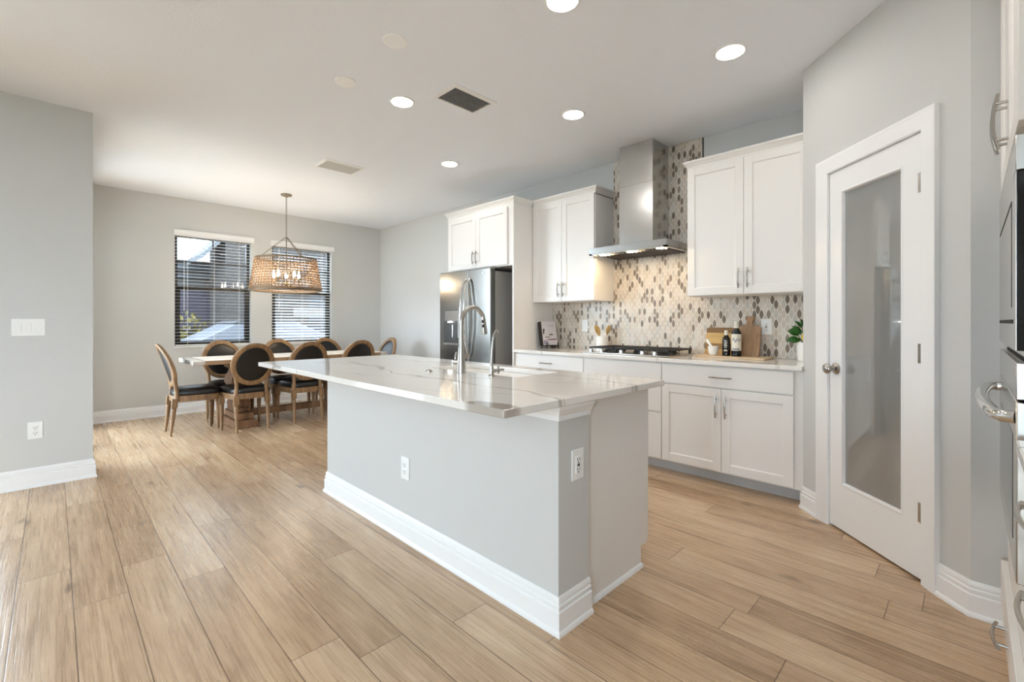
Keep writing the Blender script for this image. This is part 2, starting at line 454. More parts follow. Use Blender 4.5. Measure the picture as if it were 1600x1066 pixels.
# local frame facing -y  ->  facing -x (world x = local y, world y = -local x)
FACE_MX = Matrix(((0, 1, 0, 0), (-1, 0, 0, 0), (0, 0, 1, 0), (0, 0, 0, 1)))
FACE_PY = Matrix(((-1, 0, 0, 0), (0, -1, 0, 0), (0, 0, 1, 0), (0, 0, 0, 1)))

# ------------------------------------------------------------------ room shell
KW = 4.045; DX = -7.3; LX = -4.82; LY = .218; RX = .73; AY = 2.66; BY = -5.0; SWX = -.765
ext = G(); ext.box(-40, 25, -30, 30, -.35, -.25)
gnd = struct('ground', ext, 'ext_ground')
g = G(); g.box(-9.5, -4.97, -9, .05, -.25, -.04); g.box(-4.97, 3, -12, -5.16, -.25, -.04); struct('bounce_patio', g, 'bounce_concrete')  # unseen pale slab, added to bounce daylight up to the ceilings
g = G(); g.box(-7.5, .9, -5.2, 4.2, -.12, 0); struct('floor', g, 'oak_planks')
g = G(); g.box(-7.5, .9, -5.2, 4.2, CEIL, CEIL+.1); struct('ceiling', g, 'ceiling_paint')
def wall_x(g, x0, x1, y0, y1, holes, z1=CEIL):
    """wall slab running along y; holes (ya,yb,za,zb) sorted"""
    y = y0
    for ya, yb, za, zb in holes:
        g.box(x0, x1, y, ya, 0, z1)
        if za > 0: g.box(x0, x1, ya, yb, 0, za)
        g.box(x0, x1, ya, yb, zb, z1); y = yb
    g.box(x0, x1, y, y1, 0, z1)
W1 = (1.115, 2.005, .885, 2.36); W2 = (2.285, 3.175, .885, 2.36)
g = G(); wall_x(g, DX-.16, DX, LY-.15, KW+.15, [W1, W2]); struct('wall_far', g, 'wall_paint')
g = G(); wall_x(g, LX-.15, LX, BY, LY, [(-1.3, -.30, 0, 2.2)]); struct('wall_left', g, 'wall_paint')
g = G()
for a, b, z0, z1 in ((DX, -7.05, 0, CEIL), (-7.05, -5.1, 2.6, CEIL), (-5.1, LX-.15, 0, CEIL)): g.box(a, b, LY-.15, LY, z0, z1)
struct('wall_return', g, 'wall_paint')
g = G(); g.box(DX, RX+.15, KW, KW+.15, 0, CEIL); struct('wall_back', g, 'wall_paint')
g = G(); wall_x(g, RX, RX+.15, BY, KW, [(-3.6, -1.4, .5, 2.4)]); struct('wall_right', g, 'wall_paint')
g = G(); g.box(0.0, RX, AY, AY+.12, 0, CEIL); struct('wall_alcove', g, 'wall_paint')
g = G(); g.box(SWX, SWX+.1, 3.44, KW, 0, CEIL); struct('wall_side', g, 'wall_paint')
g = G()
for a, b, z0, z1 in ((LX-.15, -3.9, 0, CEIL), (-3.9, -.9, 0, CEIL), (-.9, .1, 2.3, CEIL), (.1, RX+.15, 0, CEIL)): g.box(a, b, BY-.15, BY, z0, z1)
struct('wall_front', g, 'wall_paint')
# diagonal pantry wall, with door opening; local u along the wall from A to B, n outwards (towards the room)
A2 = Vector((SWX, 3.425)); B2 = Vector((0.0, AY)); DL = (B2-A2).length; ud = (B2-A2)/DL; nd = Vector((-ud.y*-1, ud.x*-1))
nd = Vector((ud.y, -ud.x));
if nd.x > 0: nd = -nd
MD = Matrix(((ud.x, nd.x, 0, A2.x), (ud.y, nd.y, 0, A2.y), (0, 0, 1, 0), (0, 0, 0, 1)))  # local (u, out, z)
def du(x, y): return (Vector((x, y))-A2).dot(ud)
D0 = du(-.594, 3.251); D1 = du(-.150, 2.825); DH = 2.075
g = G(); g.M = MD
g.box(0, D0-.02, -.11, 0, 0, CEIL); g.box(D1+.02, DL, -.11, 0, 0, CEIL); g.box(D0-.02, D1+.02, -.11, 0, DH+.02, CEIL)
struct('wall_pantry', g, 'wall_paint')
# baseboards
BB = [(0, 0), (.024, 0), (.024, .010), (.020, .017), (.016, .021), (.016, .088), (.0095, .093), (.0125, .099), (.0125, .110), (.0065, .115), (.0090, .120), (.0090, .131), (.004, .142), (0, .142)]
g = G(); g.sweep([(LX, -.30), (LX, LY), (-5.1, LY)], BB); struct('baseboard_left', g, 'trim_white')
g = G(); g.sweep([(-7.05, LY), (DX, LY), (DX, KW)], BB); struct('baseboard_far', g, 'trim_white')
g = G(); g.sweep([(DX+.02, KW), (-4.56, KW)], BB); struct('baseboard_back', g, 'trim_white')
CW = .083
pA = A2 + ud*(D1+CW+.004)
g = G(); g.sweep([tuple(pA), tuple(B2), (.1, AY)], BB); struct('baseboard_alcove', g, 'trim_white')
pB = A2 + ud*(D0-CW-.004)
g = G(); g.sweep([(SWX, 3.50), tuple(A2), tuple(pB)], BB); struct('baseboard_pantry', g, 'trim_white')
# door casing
CS = [(0, 0), (0, .010), (.006, .014), (.018, .014), (.022, .017), (.040, .017), (.045, .021), (.066, .021), (.072, .024), (CW, .024), (CW, 0)]
MC = Matrix(((ud.x, 0, nd.x, A2.x), (ud.y, 0, nd.y, A2.y), (0, 1, 0, 0), (0, 0, 0, 1)))   # local (u, z, out)
g = G(); g.M = MC
g.sweep([(D0-.004, 0), (D0-.004, DH+.006), (D1+.004, DH+.006), (D1+.004, 0)], [(-o, z) for o, z in CS])
g.M = MD
g.box(D0-.02, D0-.003, -.11, .004, 0, DH+.004); g.box(D1+.003, D1+.02, -.11, .004, 0, DH+.004); g.box(D0-.02, D1+.02, -.11, .004, DH+.003, DH+.02)
g.box(D0-.01, D0+.012, -.06, -.046, 0, DH); g.box(D1-.012, D1+.01, -.06, -.046, 0, DH)
struct('trim_1', g, 'trim_white')
# pantry door
dr = sroot('door_1', (A2.x+ud.x*(D0+D1)/2, A2.y+ud.y*(D0+D1)/2, 0))
g = G(); g.M = MD
gx0, gx1, gz0, gz1 = D0+.088, D1-.122, .265, 1.955
gx1 = D1-.108
y0_, y1_ = -.042, -.004
g.box(D0, gx0, y0_, y1_, .012, DH); g.box(gx1, D1, y0_, y1_, .012, DH)
g.box(gx0, gx1, y0_, y1_, .012, gz0); g.box(gx0, gx1, y0_, y1_, gz1, DH)
g.M = MC
bead = [(0, y1_-.0005), (.004, y1_+.003), (.010, y1_+.002), (.016, y1_-.008), (.018, y1_-.02), (0, y1_-.02)]
g.sweep([(gx0, gz0), (gx0, gz1), (gx1, gz1), (gx1, gz0)], bead, closed=True)
struct('door_panel', g, 'trim_white', dr)
g = G(); g.M = MD; g.box(gx0+.006, gx1-.006, -.030, -.020, gz0+.006, gz1-.006); struct('pane', g, 'frosted_glass', dr, label='frosted grey glass pane')
g = G(); kz = .93
MK = MD @ Matrix.Translation((D0+.052, y1_, kz)) @ Matrix.Rotation(-PI/2, 4, 'X')
g.M = MK
g.lathe([(.0, .0), (.033, .0), (.033, .004), (.026, .010), (.012, .013), (.010, .030), (.018, .036), (.028, .046), (.030, .055), (.026, .064), (.014, .070), (0, .071)], n=28, caps=False)
struct('knob', g, 'nickel', dr, label='satin nickel round knob')
for hz in (.275, 1.01, 1.80):
    g = G(); g.M = MD
    g.box(D1-.022, D1-.002, -.006, .0015, hz, hz+.09, .001)
    g.M = MD @ Matrix.Translation((D1+.002, .004, hz)); g.lathe([(.0, 0), (.0055, 0), (.0055, .09), (0, .09)], n=10, caps=False)
    struct('hinge', g, 'nickel', dr, label='satin nickel hinge')
# windows
for k, (ya, yb, za, zb) in enumerate((W1, W2)):
    r = sroot('window_%d' % (k+1), (DX, (ya+yb)/2, za))
    g = G(); fx0, fx1 = DX-.135, DX-.075; t = .038; zm = 1.655
    g.box(fx0, fx1, ya, ya+t, za, zb); g.box(fx0, fx1, yb-t, yb, za, zb); g.box(fx0, fx1, ya, yb, za, za+t); g.box(fx0, fx1, ya, yb, zb-t, zb)
    g.box(fx0, fx1+.012, ya, yb, zm-.024, zm+.024)
    for q in (ya+t, yb-t-.028): g.box(fx1-.02, fx1+.012, q, q+.028, za+t, zm)
    g.box(fx1-.02, fx1+.012, ya+t, yb-t, za+t, za+t+.028)
    g.box(fx0+.02, fx0+.034, (ya+yb)/2-.009, (ya+yb)/2+.009, zm, zb); g.box(fx0+.02, fx0+.034, ya, yb, 2.0, 2.018)
    struct('window_frame', g, 'black_frame', r)
    for q0, q1 in ((za+t, zm), (zm, zb-t)):
        g = G(); g.box(fx0+.024, fx0+.028, ya+t, yb-t, q0, q1); struct('pane', g, 'dimmed_glass', r)
    g = G(); g.box(DX-.07, DX+.012, ya-.012, yb+.012, za-.022, za, .004); struct('window_sill', g, 'trim_white', r)
# sliding glass doors behind the camera / left of the frame
def slider(name, M, w, hgt, n):
    r = sroot(name, M @ Vector((0, 0, 0)))
    g = G(); g.M = M; t = .06
    g.box(-w/2, w/2, -.04, .04, hgt-t, hgt); g.box(-w/2, w/2, -.04, .04, 0, .04)
    for i in range(n+1):
        c = -w/2+(w-t)*i/n; g.box(c, c+t, -.04, .04, 0, hgt)
    struct('door_frame', g, 'black_frame', r)
    g = G(); g.M = M; g.box(-w/2+t, w/2-t, -.004, .004, .04, hgt-t); struct('pane', g, 'window_glass', r)
slider('door_2', Matrix.Translation((LX-.075, -.8, 0)) @ Matrix.Rotation(PI/2, 4, 'Z'), 1.0, 2.2, 1)
slider('door_4', Matrix.Translation((-.4, BY-.075, 0)), 1.0, 2.3, 1)
slider('added_door_3', Matrix.Translation((-6.075, LY-.075, 0)), 1.95, 2.6, 2)  # added glass door in the hidden return wall, lights the dining area
r = sroot('window_3', (RX, -2.45, .6))  # added unseen window, fills the faces turned to the right wall
g = G()
for q in (-3.6, -2.52, -1.44): g.box(RX+.05, RX+.11, q, q+.04, .5, 2.4)
g.box(RX+.05, RX+.11, -3.6, -1.4, .5, .54); g.box(RX+.05, RX+.11, -3.6, -1.4, 2.36, 2.4); struct('window_frame', g, 'black_frame', r)
g = G(); g.box(RX+.078, RX+.082, -3.58, -1.42, .52, 2.38); struct('pane', g, 'window_glass', r)

# ------------------------------------------------------------------ handles and fronts
def bow_handle(g, cx, cz, y, L=.16, vert=True, out=.034, M=None):
    """arched bar pull on a front facing -y whose surface is at y"""
    g.M = M
    def P(a, o): return (cx, y-o, cz+a) if vert else (cx+a, y-o, cz)
    pts = []
    for i in range(13):
        a = -L/2+L*i/12; o = out-.012*(2*a/L)**2
        pts.append(P(a, o))
    g.tube(pts, .0052, 8)
    for sgn in (-1, 1):
        a = sgn*L*.33; g.tube([P(a, 0), P(a, out-.004)], .0048, 8)
    g.M = None
def shaker_geo(g, x0, x1, z0, z1, y, th=.020, st=.060, rec=.009, M=None):
    g.M = M
    b = .0015
    g.box(x0, x0+st, y, y+th, z0, z1, b); g.box(x1-st, x1, y, y+th, z0, z1, b)
    g.box(x0+st, x1-st, y, y+th, z0, z0+st, b); g.box(x0+st, x1-st, y, y+th, z1-st, z1, b)
    g.box(x0+st-.002, x1-st+.002, y+rec, y+th-.002, z0+st-.002, z1-st+.002)
    # small bevelled step around the panel
    s = .006
    MM = Matrix(((1, 0, 0, 0), (0, 0, 1, 0), (0, 1, 0, 0), (0, 0, 0, 1)))
    g.M = (M @ MM) if M is not None else MM
    g.sweep([(x0+st, z0+st), (x1-st, z0+st), (x1-st, z1-st), (x0+st, z1-st)], [(0, y+.004), (0, y+rec+.001), (-s, y+rec+.001)], closed=True)
    g.M = None
def door(root, x0, x1, z0, z1, y, hx=None, hz=None, M=None, L=.16, st=.060):
    g = G(); shaker_geo(g, x0, x1, z0, z1, y, st=st, M=M); d = obj('door', g, 'cabinet_white', root)
    if hx is not None:
        g = G(); bow_handle(g, hx, hz, y, L, True, M=M); obj('handle', g, 'nickel', d, label='satin nickel arched pull')
    return d
def drawer(root, x0, x1, z0, z1, y, handle=True, M=None, L=.16, name='drawer'):
    g = G(); g.M = M; g.box(x0, x1, y, y+.02, z0, z1, .002); g.M = None
    d = obj(name, g, 'cabinet_white', root)
    if handle:
        g = G(); bow_handle(g, (x0+x1)/2, (z0+z1)/2, y, L, False, M=M); obj('handle', g, 'nickel', d, label='satin nickel arched pull')
    return d
CROWN = [(0, 0), (.004, .004), (.004, .016), (.010, .022), (.016, .036), (.026, .046), (.030, .050), (.030, .064), (0, .064)]
BF = KW-.62; UF = KW-.35

# base cabinets on the back wall
def base_cab(x0, x1, label, kindf):
    r = thing('base_cabinet', label, 'cabinet', ((x0+x1)/2, KW-.31, 0), 'white base cabinets along the tiled wall')
    g = G(); g.box(x0, x1, BF+.0205, KW-.002, .10, .884); obj('carcass', g, 'cabinet_white', r)
    g = G(); g.box(x0, x1, BF+.13, BF+.145, 0, .10); obj('toe_kick', g, 'toe_grey', r)
    kindf(r); return r
def two_door(x0, x1):
    def f(r):
        m = (x0+x1)/2
        drawer(r, x0+.003, x1-.003, .722, .872, BF)
        door(r, x0+.003, m-.0015, .113, .712, BF, m-.034, .585); door(r, m+.0015, x1-.003, .113, .712, BF, m+.034, .585)
    return f
def three_drawer(x0, x1):
    def f(r):
        drawer(r, x0+.003, x1-.003, .722, .872, BF, False)
        for z0, z1 in ((.482, .714), (.113, .476)): drawer(r, x0+.003, x1-.003, z0, z1, BF)
    return f
base_cab(-1.742, -.818, 'white base cabinet with one wide drawer over two doors, beside the pantry wall', two_door(-1.742, -.818))
base_cab(-2.502, -1.742, 'white drawer cabinet under the gas cooktop, partly behind the island', three_drawer(-2.502, -1.742))
base_cab(-3.380, -2.502, 'white base cabinet beside the refrigerator panel, only its top drawer showing above the island', two_door(-3.380, -2.502))
g = G(); g.box(-.817, SWX, BF+.0205, BF+.04, .10, .884)
g.box(-.817, SWX, BF+.13, BF+.145, 0, .10)
fl = tagit(obj('filler_strip', g, 'cabinet_white', None, origin=(-.79, BF+.03, 0)), 'narrow white filler strip between the base cabinet and pantry wall', 'filler strip')
g = G(); g.box(-3.378, SWX-.001, BF-.022, KW-.001, .884, .914)
tagit(obj('countertop', g, 'quartz', None, origin=(-2.0, 3.7, .884), bevel=.003), 'white veined quartz countertop along the tiled back wall', 'countertop')

# backsplash
g = G()
g.box(-3.379, SWX-.001, KW-.009, KW-.0005, .9145, 1.411); g.box(-2.5705, -1.668, KW-.009, KW-.0005, 1.411, CEIL-.001)
g.mi = 1; g.box(-1.668, -1.660, KW-.010, KW-.0005, 2.50, CEIL-.001)
tagit(obj('tile_backsplash', g, ['lozenge_tile', 'book_dark'], None, origin=(0, KW, 0)), 'lozenge mosaic tile backsplash in cream and taupe behind the cooktop', 'backsplash')

# upper cabinets
def upper_cab(x0, x1, label, crown_path):
    r = thing('upper_cabinet', label, 'cabinet', ((x0+x1)/2, KW-.17, 1.412), 'white two-door wall cabinets')
    z0, z1 = 1.412, 2.478
    g = G(); g.box(x0, x1, UF+.0205, KW-.0015, z0, z1); g.box(x0, x1, UF+.0205, KW-.012, z1-.03, z1+.005)
    obj('carcass', g, 'cabinet_white', r)
    m = (x0+x1)/2
    door(r, x0+.004, m-.0015, z0+.004, z1-.025, UF, m-.032, z0+.125, L=.15); door(r, m+.0015, x1-.004, z0+.004, z1-.025, UF, m+.032, z0+.125, L=.15)
    g = G(); g.sweep(crown_path, [(o, z+2.456) for o, z in CROWN]); obj('crown_molding', g, 'cabinet_white', r)
upper_cab(-1.655, -.776, 'white wall cabinet right of the steel range hood, beside the pantry wall', [(-1.655, KW-.012), (-1.655, UF+.018), (-.776, UF+.018)][::-1][::-1])
upper_cab(-3.378, -2.572, 'white wall cabinet left of the steel range hood, next to the refrigerator cabinet', [(-3.372, UF+.018), (-2.572, UF+.018), (-2.572, KW-.012)])

# refrigerator surround
FX0, FX1 = -4.505, -3.381
r = thing('refrigerator_cabinet', 'tall white cabinet with side panels and two doors above the refrigerator', 'cabinet', (-3.96, KW-.32, 0))
PF = KW-.64
g = G(); g.box(FX1-.02, FX1, PF, KW-.002, 0, 2.45, .001); obj('side_panel', g, 'cabinet_white', r)
g = G(); g.box(FX0, FX0+.02, PF, KW-.002, 0, 2.45, .001); obj('side_panel', g, 'cabinet_white', r)
g = G(); g.box(FX0+.02, FX1-.02, PF, KW-.002, 1.80, 2.45); obj('carcass', g, 'cabinet_white', r)
ym = -3.966
door(r, -4.47, ym-.0015, 1.812, 2.422, PF-.0205, ym-.03, 1.93, L=.15); door(r, ym+.0015, -3.462, 1.812, 2.422, PF-.0205, ym+.03, 1.93, L=.15)
g = G(); g.sweep([(FX0, KW-.002), (FX0, PF), (FX1, PF), (FX1, UF-.02)], [(o, z+2.450) for o, z in CROWN]); obj('crown_molding', g, 'cabinet_white', r)

# ------------------------------------------------------------------ refrigerator
RX0, RX1 = -4.515, -3.612; RF = 3.285; RS = -3.975
r = thing('refrigerator', 'stainless steel french-door refrigerator with a door dispenser', 'refrigerator', (-4.06, 3.6, 0))
g = G(); g.box(RX0+.04, RX1-.01, RF+.085, KW-.06, .02, 1.755, .006); obj('body', g, 'fridge_side', r)
def fdoor(x0, x1, name, z0, z1):
    g = G(); g.box(x0, x1, RF, RF+.075, z0, z1, .010, 3); return obj(name, g, 'fridge_steel', r)
dl = fdoor(RX0, RS-.002, 'door', .74, 1.785); d2 = fdoor(RS+.002, RX1, 'door', .74, 1.785)
dz1 = fdoor(RX0, RX1, 'drawer', .40, .734); dz2 = fdoor(RX0, RX1, 'drawer', .06, .394)
for dd, hx, sg in ((dl, RS-.032, -1), (d2, RS+.032, 1)):
    g = G(); pts = [(hx, RF-.005, .80), (hx, RF-.035, .83)]
    for i in range(15):
        q = i/14; pts.append((hx, RF-.045-.05*math.sin(PI*q), .86+.76*q))
    pts += [(hx, RF-.035, 1.65), (hx, RF-.005, 1.68)]
    g.tube(pts, .0125, 10); obj('handle', g, 'chrome', dd, label='polished curved bar handle')
for dd, z in ((dz1, .68), (dz2, .34)):
    g = G(); pts = [(RX0+.06, RF-.005, z)]+[(RX0+.08+.74*i/12, RF-.045-.03*math.sin(PI*i/12), z) for i in range(13)]+[(RX1-.06, RF-.005, z)]
    g.tube(pts, .012, 10); obj('handle', g, 'chrome', dd, label='polished curved bar handle')
g = G(); g.box(-4.405, -4.155, RF-.004, RF+.001, 1.02, 1.33, .002); dp = obj('dispenser', g, 'steel_polished', dl, label='water and ice dispenser')
g = G(); g.box(RX0+.095, RX0+.35, RF-.0055, RF-.004, .955, 1.215, .001)
rec = obj('dispenser_recess', g, 'oven_steel_dark', dl, label='dark dispenser recess')
g = G(); g.M = Matrix.Translation((-4.29, RF-.012, 1.195)); g.lathe([(0, 0), (.03, 0), (.033, .012), (0, .018)], n=16, caps=False); obj('dispenser_lamp', g, 'dispenser_lens', dl)
g = G(); g.box(-4.26, -4.245, RF-.018, RF-.004, 1.02, 1.17, .003); obj('dispenser_lever', g, 'chrome', dl)
g = G(); g.box(RX0+.09, RX0+.355, RF-.012, RF, .935, .955, .003); obj('dispenser_tray', g, 'steel_brushed', dl)
g = G(); mt = Matrix.Translation((-3.70, RF-.0012, 1.735)) @ Matrix.Rotation(PI/2, 4, 'X')
g.M = Matrix.Translation((-3.735, RF-.0002, 1.735)) @ Matrix.Rotation(PI/2, 4, 'X'); g.lathe([(0, 0), (.013, 0), (.013, .0012), (0, .0012)], n=20, caps=False); g.M = None
text_mesh(g, 'LG', .026, mt); obj('badge', g, 'plastic_white', d2)
g = G(); g.box(RX1-.12, RX1-.02, RF+.03, RF+.16, 1.785, 1.80, .003); obj('hinge_cover', g, 'fridge_side', r)
g = G(); g.box(RX0+.02, RX1-.02, RF+.05, RF+.07, .0, .06); obj('kick_grille', g, 'dark_gap', r)

# ------------------------------------------------------------------ range hood
r = thing('range_hood', 'stainless steel chimney range hood over the gas cooktop', 'range hood', (-2.143, KW-.25, 1.823))
g = G(); g.box(-2.318, -1.978, KW-.315, KW-.010, 1.886, 2.45, .002); g.box(-2.315, -1.981, KW-.312, KW-.010, 2.45, CEIL-.001, .002)
obj('chimney', g, 'steel_brushed', r)
g = G(); x0, x1, y0_, y1_ = -2.526, -1.760, KW-.50, KW-.010
g.box(x0, x1, y0_, y1_, 1.832, 1.888, .002); g.box(x0, x1, y0_, y0_+.03, 1.823, 1.835); g.box(x0, x0+.03, y0_, y1_, 1.823, 1.835); g.box(x1-.03, x1, y0_, y1_, 1.823, 1.835)
cnp = obj('canopy', g, 'steel_brushed', r)
g = G(); g.box(x0+.05, x1-.05, y0_+.12, y1_-.03, 1.824, 1.833)
for i in range(17): g.box(x0+.055+i*.04, x0+.070+i*.04, y0_+.125, y1_-.035, 1.819, 1.825)
obj('baffle_filter', g, 'oven_steel_dark', r)
for lx in (-2.43, -2.143, -1.857):
    g = G(); g.M = Matrix.Translation((lx, y0_+.075, 1.8225)); g.lathe([(0, 0), (.026, 0), (.028, .004), (.028, .010), (0, .010)], n=18, caps=False)
    obj('hood_lamp', g, 'hood_lens', r, label='glowing warm round hood lamp')
g = G(); g.box(-2.165, -2.121, y0_-.0012, y0_, 1.858, 1.866)
obj('badge', g, 'chrome', r)

# ------------------------------------------------------------------ gas cooktop
cx0, cx1, cy0, cy1 = -2.565, -1.722, 3.500, 4.000; cz = .9145
r = thing('gas_cooktop', 'stainless gas cooktop with black iron grates on the quartz counter', 'cooktop', ((cx0+cx1)/2, 3.75, .914))
g = G(); g.box(cx0, cx1, cy0, cy1, cz, cz+.012, .004, 2); obj('base_tray', g, 'steel_polished', r)
bz = cz+.012
bw = (cx1-cx0-.04)/3
for i in range(3):
    a = cx0+.02+bw*i; b = a+bw-.004; g = G()
    y0g = cy0+.075 if i == 1 else cy0+.075; y1g = cy1-.02
    t = .012; zt = bz+.030
    for q in (y0g, y1g-t): g.box(a, b, q, q+t, zt, zt+.014, .002)
    for q in (a, b-t): g.box(q, q+t, y0g, y1g, zt, zt+.014, .002)
    for q in range(1, 6): xx = a+(b-a)*q/6; g.box(xx-.005, xx+.005, y0g, y1g, zt+.002, zt+.015, .001)
    g.box(a, b, (y0g+y1g)/2-.006, (y0g+y1g)/2+.006, zt, zt+.013)
    for q in (a+.002, b-.016):
        for w in (y0g+.002, y1g-.016): g.box(q, q+.014, w, w+.014, bz, zt+.004, .001)
    obj('grate', g, 'black_iron', r)
for bx, by in ((cx0+.16, 3.70), (cx0+.16, 3.89), ((cx0+cx1)/2, 3.79), (cx1-.16, 3.70), (cx1-.16, 3.89)):
    g = G(); g.M = Matrix.Translation((bx, by, bz)); g.lathe([(.055, 0), (.052, .006), (.042, .010), (.042, .016), (.036, .020), (0, .020)], n=20, caps=False); obj('burner', g, 'black_iron', r)
for kx in (-2.50, -2.385, -2.18, -1.975, -1.86):
    g = G(); g.M = Matrix.Translation((kx, cy0+.042, bz)); g.lathe([(.024, 0), (.024, .004), (.019, .007), (.0185, .024), (.016, .028), (0, .028)], n=20, caps=False)
    g.box(-.003, .003, -.016, .016, .026, .031); obj('knob', g, 'chrome', r, label='polished steel control knob')

# ------------------------------------------------------------------ island
IX0, IX1, IY0, IY1 = -3.603, -1.074, 1.036, 2.143
BX0, BX1, BYF, BYG = -3.226, -1.122, 1.375, 1.575
r = thing('kitchen_island', 'grey and white kitchen island with tall white baseboard under the quartz top', 'kitchen island', (-2.18, 1.75, 0))
g = G(); g.box(BX0, BX1, BYF, BYG, 0, .884); obj('base_wall', g, 'wall_paint', r, label='light grey painted half wall')
g = G(); g.box(BX0+.02, -1.165, BYG, 2.105, .10, .884); obj('carcass', g, 'cabinet_white', r)
g = G(); g.mesh([], []); poly = [(BYG, 0), (2.045, 0), (2.045, .10), (2.105, .10), (2.105, .884), (BYG, .884)]
g.M = Matrix(((0, 0, 1, 0), (1, 0, 0, 0), (0, 1, 0, 0), (0, 0, 0, 1))); g.prism(poly, -1.165, -1.147); g.M = None
obj('end_panel', g, 'cabinet_white', r)
g = G(); g.M = Matrix(((0, 0, 1, 0), (1, 0, 0, 0), (0, 1, 0, 0), (0, 0, 0, 1))); g.prism(poly, BX0, BX0+.02); g.M = None
obj('end_panel', g, 'cabinet_white', r)
IBB = BB
g = G(); g.sweep([(BX0, BYG), (BX0, BYF), (BX1, BYF), (BX1, BYG)], IBB); obj('baseboard', g, 'trim_white', r)
g = G(); g.sweep([(-1.147, BYG), (-1.147, 2.045)], [(0, 0), (.014, 0), (.014, .008), (.009, .016), (0, .018)]); obj('shoe_molding', g, 'trim_white', r)
g = G(); g.sweep([(BX0, BYG), (BX0, BYF), (BX1, BYF), (BX1, BYG)], [(0, .820), (.010, .820), (.010, .838), (.016, .842), (.022, .858), (.030, .866), (.030, .8835), (0, .8835)])
obj('crown_molding', g, 'trim_white', r)
g = G(); g.box(BX0+.02, -1.165, 2.03, 2.045, 0, .10); obj('toe_kick', g, 'toe_grey', r)
nd_ = 4; wd = (-1.150-(BX0+.02))/nd_
for i in range(nd_):
    a = BX0+.02+wd*i
    door(r, -(a+wd-.002), -(a+.002), .113, .870, -2.126, -(a+.05) if i % 2 else -(a+wd-.05), .72, M=FACE_PY)
# island countertop with sink cut-out
SX0, SX1, SY0, SY1 = -2.42, -1.665, 1.69, 2.03
g = G()
o4 = [(IX0, IY0), (IX1, IY0), (IX1, IY1), (IX0, IY1)]; i4 = [(SX0, SY0), (SX1, SY0), (SX1, SY1), (SX0, SY1)]
vs = [(x, y, z) for z in (.8845, .914) for x, y in o4+i4]
fs = []
for i in range(4):
    j = (i+1) % 4
    fs += [(8+i, 8+j, 12+j, 12+i), (j, i, 4+i, 4+j), (i, j, 8+j, 8+i), (4+j, 4+i, 12+i, 12+j)]
g.mesh(vs, fs)
tagit(obj('island_countertop', g, 'quartz', None, origin=(-2.34, 1.59, .884), bevel=.003), 'white quartz island countertop with soft brown veins and a sink cut-out', 'countertop')
# sink
r = thing('kitchen_sink', 'stainless undermount sink set into the island countertop', 'sink', ((SX0+SX1)/2, (SY0+SY1)/2, .70))
g = G(); e = .006; zt, zb = .8835, .70
X0, X1, Y0, Y1 = SX0-e, SX1+e, SY0-e, SY1+e; b = .03
rim = [(X0-.02, Y0-.02), (X1+.02, Y0-.02), (X1+.02, Y1+.02), (X0-.02, Y1+.02)]
top = [(X0, Y0), (X1, Y0), (X1, Y1), (X0, Y1)]; bot = [(X0+b, Y0+b), (X1-b, Y0+b), (X1-b, Y1-b), (X0+b, Y1-b)]
vs = [(x, y, zt) for x, y in rim]+[(x, y, zt) for x, y in top]+[(x*.985+.015*(SX0+SX1)/2, y, zb+.03) for x, y in top]+[(x, y, zb) for x, y in bot]
fs = []
for k in range(3):
    for i in range(4): j = (i+1) % 4; fs.append((k*4+i, k*4+j, k*4+4+j, k*4+4+i))
fs.append((12, 13, 14, 15)); g.mesh(vs, fs); obj('basin', g, 'steel_polished', r, ang=30)
g = G(); g.M = Matrix.Translation(((SX0+SX1)/2, SY1-.1, zb)); g.lathe([(.045, .001), (.043, .004), (.03, .001), (0, .001)], n=20, caps=False); obj('drain', g, 'chrome', r)
# main faucet
fx, fy = -2.029, 1.625
r = thing('kitchen_faucet', 'tall brushed nickel gooseneck faucet with pull-down spray head', 'faucet', (fx, fy, .914))
g = G(); g.M = Matrix.Translation((fx, fy, .9145)); g.lathe([(0, 0), (.026, 0), (.0265, .004), (.0255, .03), (.023, .07), (.0195, .11), (.018, .14), (.0175, .145)], n=24, caps=False); g.M = None
pts = [(fx, fy, 1.055), (fx, fy, 1.10), (fx, fy, 1.15), (fx, fy, 1.19)]
for i in range(1, 15):
    a = PI*i/14*.84; pts.append((fx, fy+.085-.085*math.cos(a), 1.19+.095*math.sin(a)))
g.tube(pts, [.0155]*2+[.0135]*(len(pts)-2), 14)
obj('spout', g, 'nickel', r)
e1, e0 = Vector(pts[-1]), Vector(pts[-2]); dd = (e1-e0).normalized(); dd = Vector((0, .12, -1)).normalized()
g = G(); g.tube([e1, e1+dd*.012, e1+dd*.016, e1+dd*.098, e1+dd*.108], [.0135, .0135, .0160, .0195, .0185], 16); sh = obj('spray_head', g, 'nickel', r)
g = G()
for q in (.032, .058): g.ellipsoid(e1+dd*q+Vector((.010, -.011, 0)), (.008, .008, .010))
obj('spray_button', g, 'black_glossy', sh, label='black rubber spray buttons')
g = G(); g.tube([(fx-.015, fy, .975), (fx-.052, fy, .975), (fx-.056, fy, .975)], [.0165, .0165, .013], 16)
g.tube([(fx-.046, fy, .975), (fx-.052, fy, 1.000), (fx-.040, fy-.005, 1.030)], [.010, .008, .0055], 10); obj('lever', g, 'nickel', r)
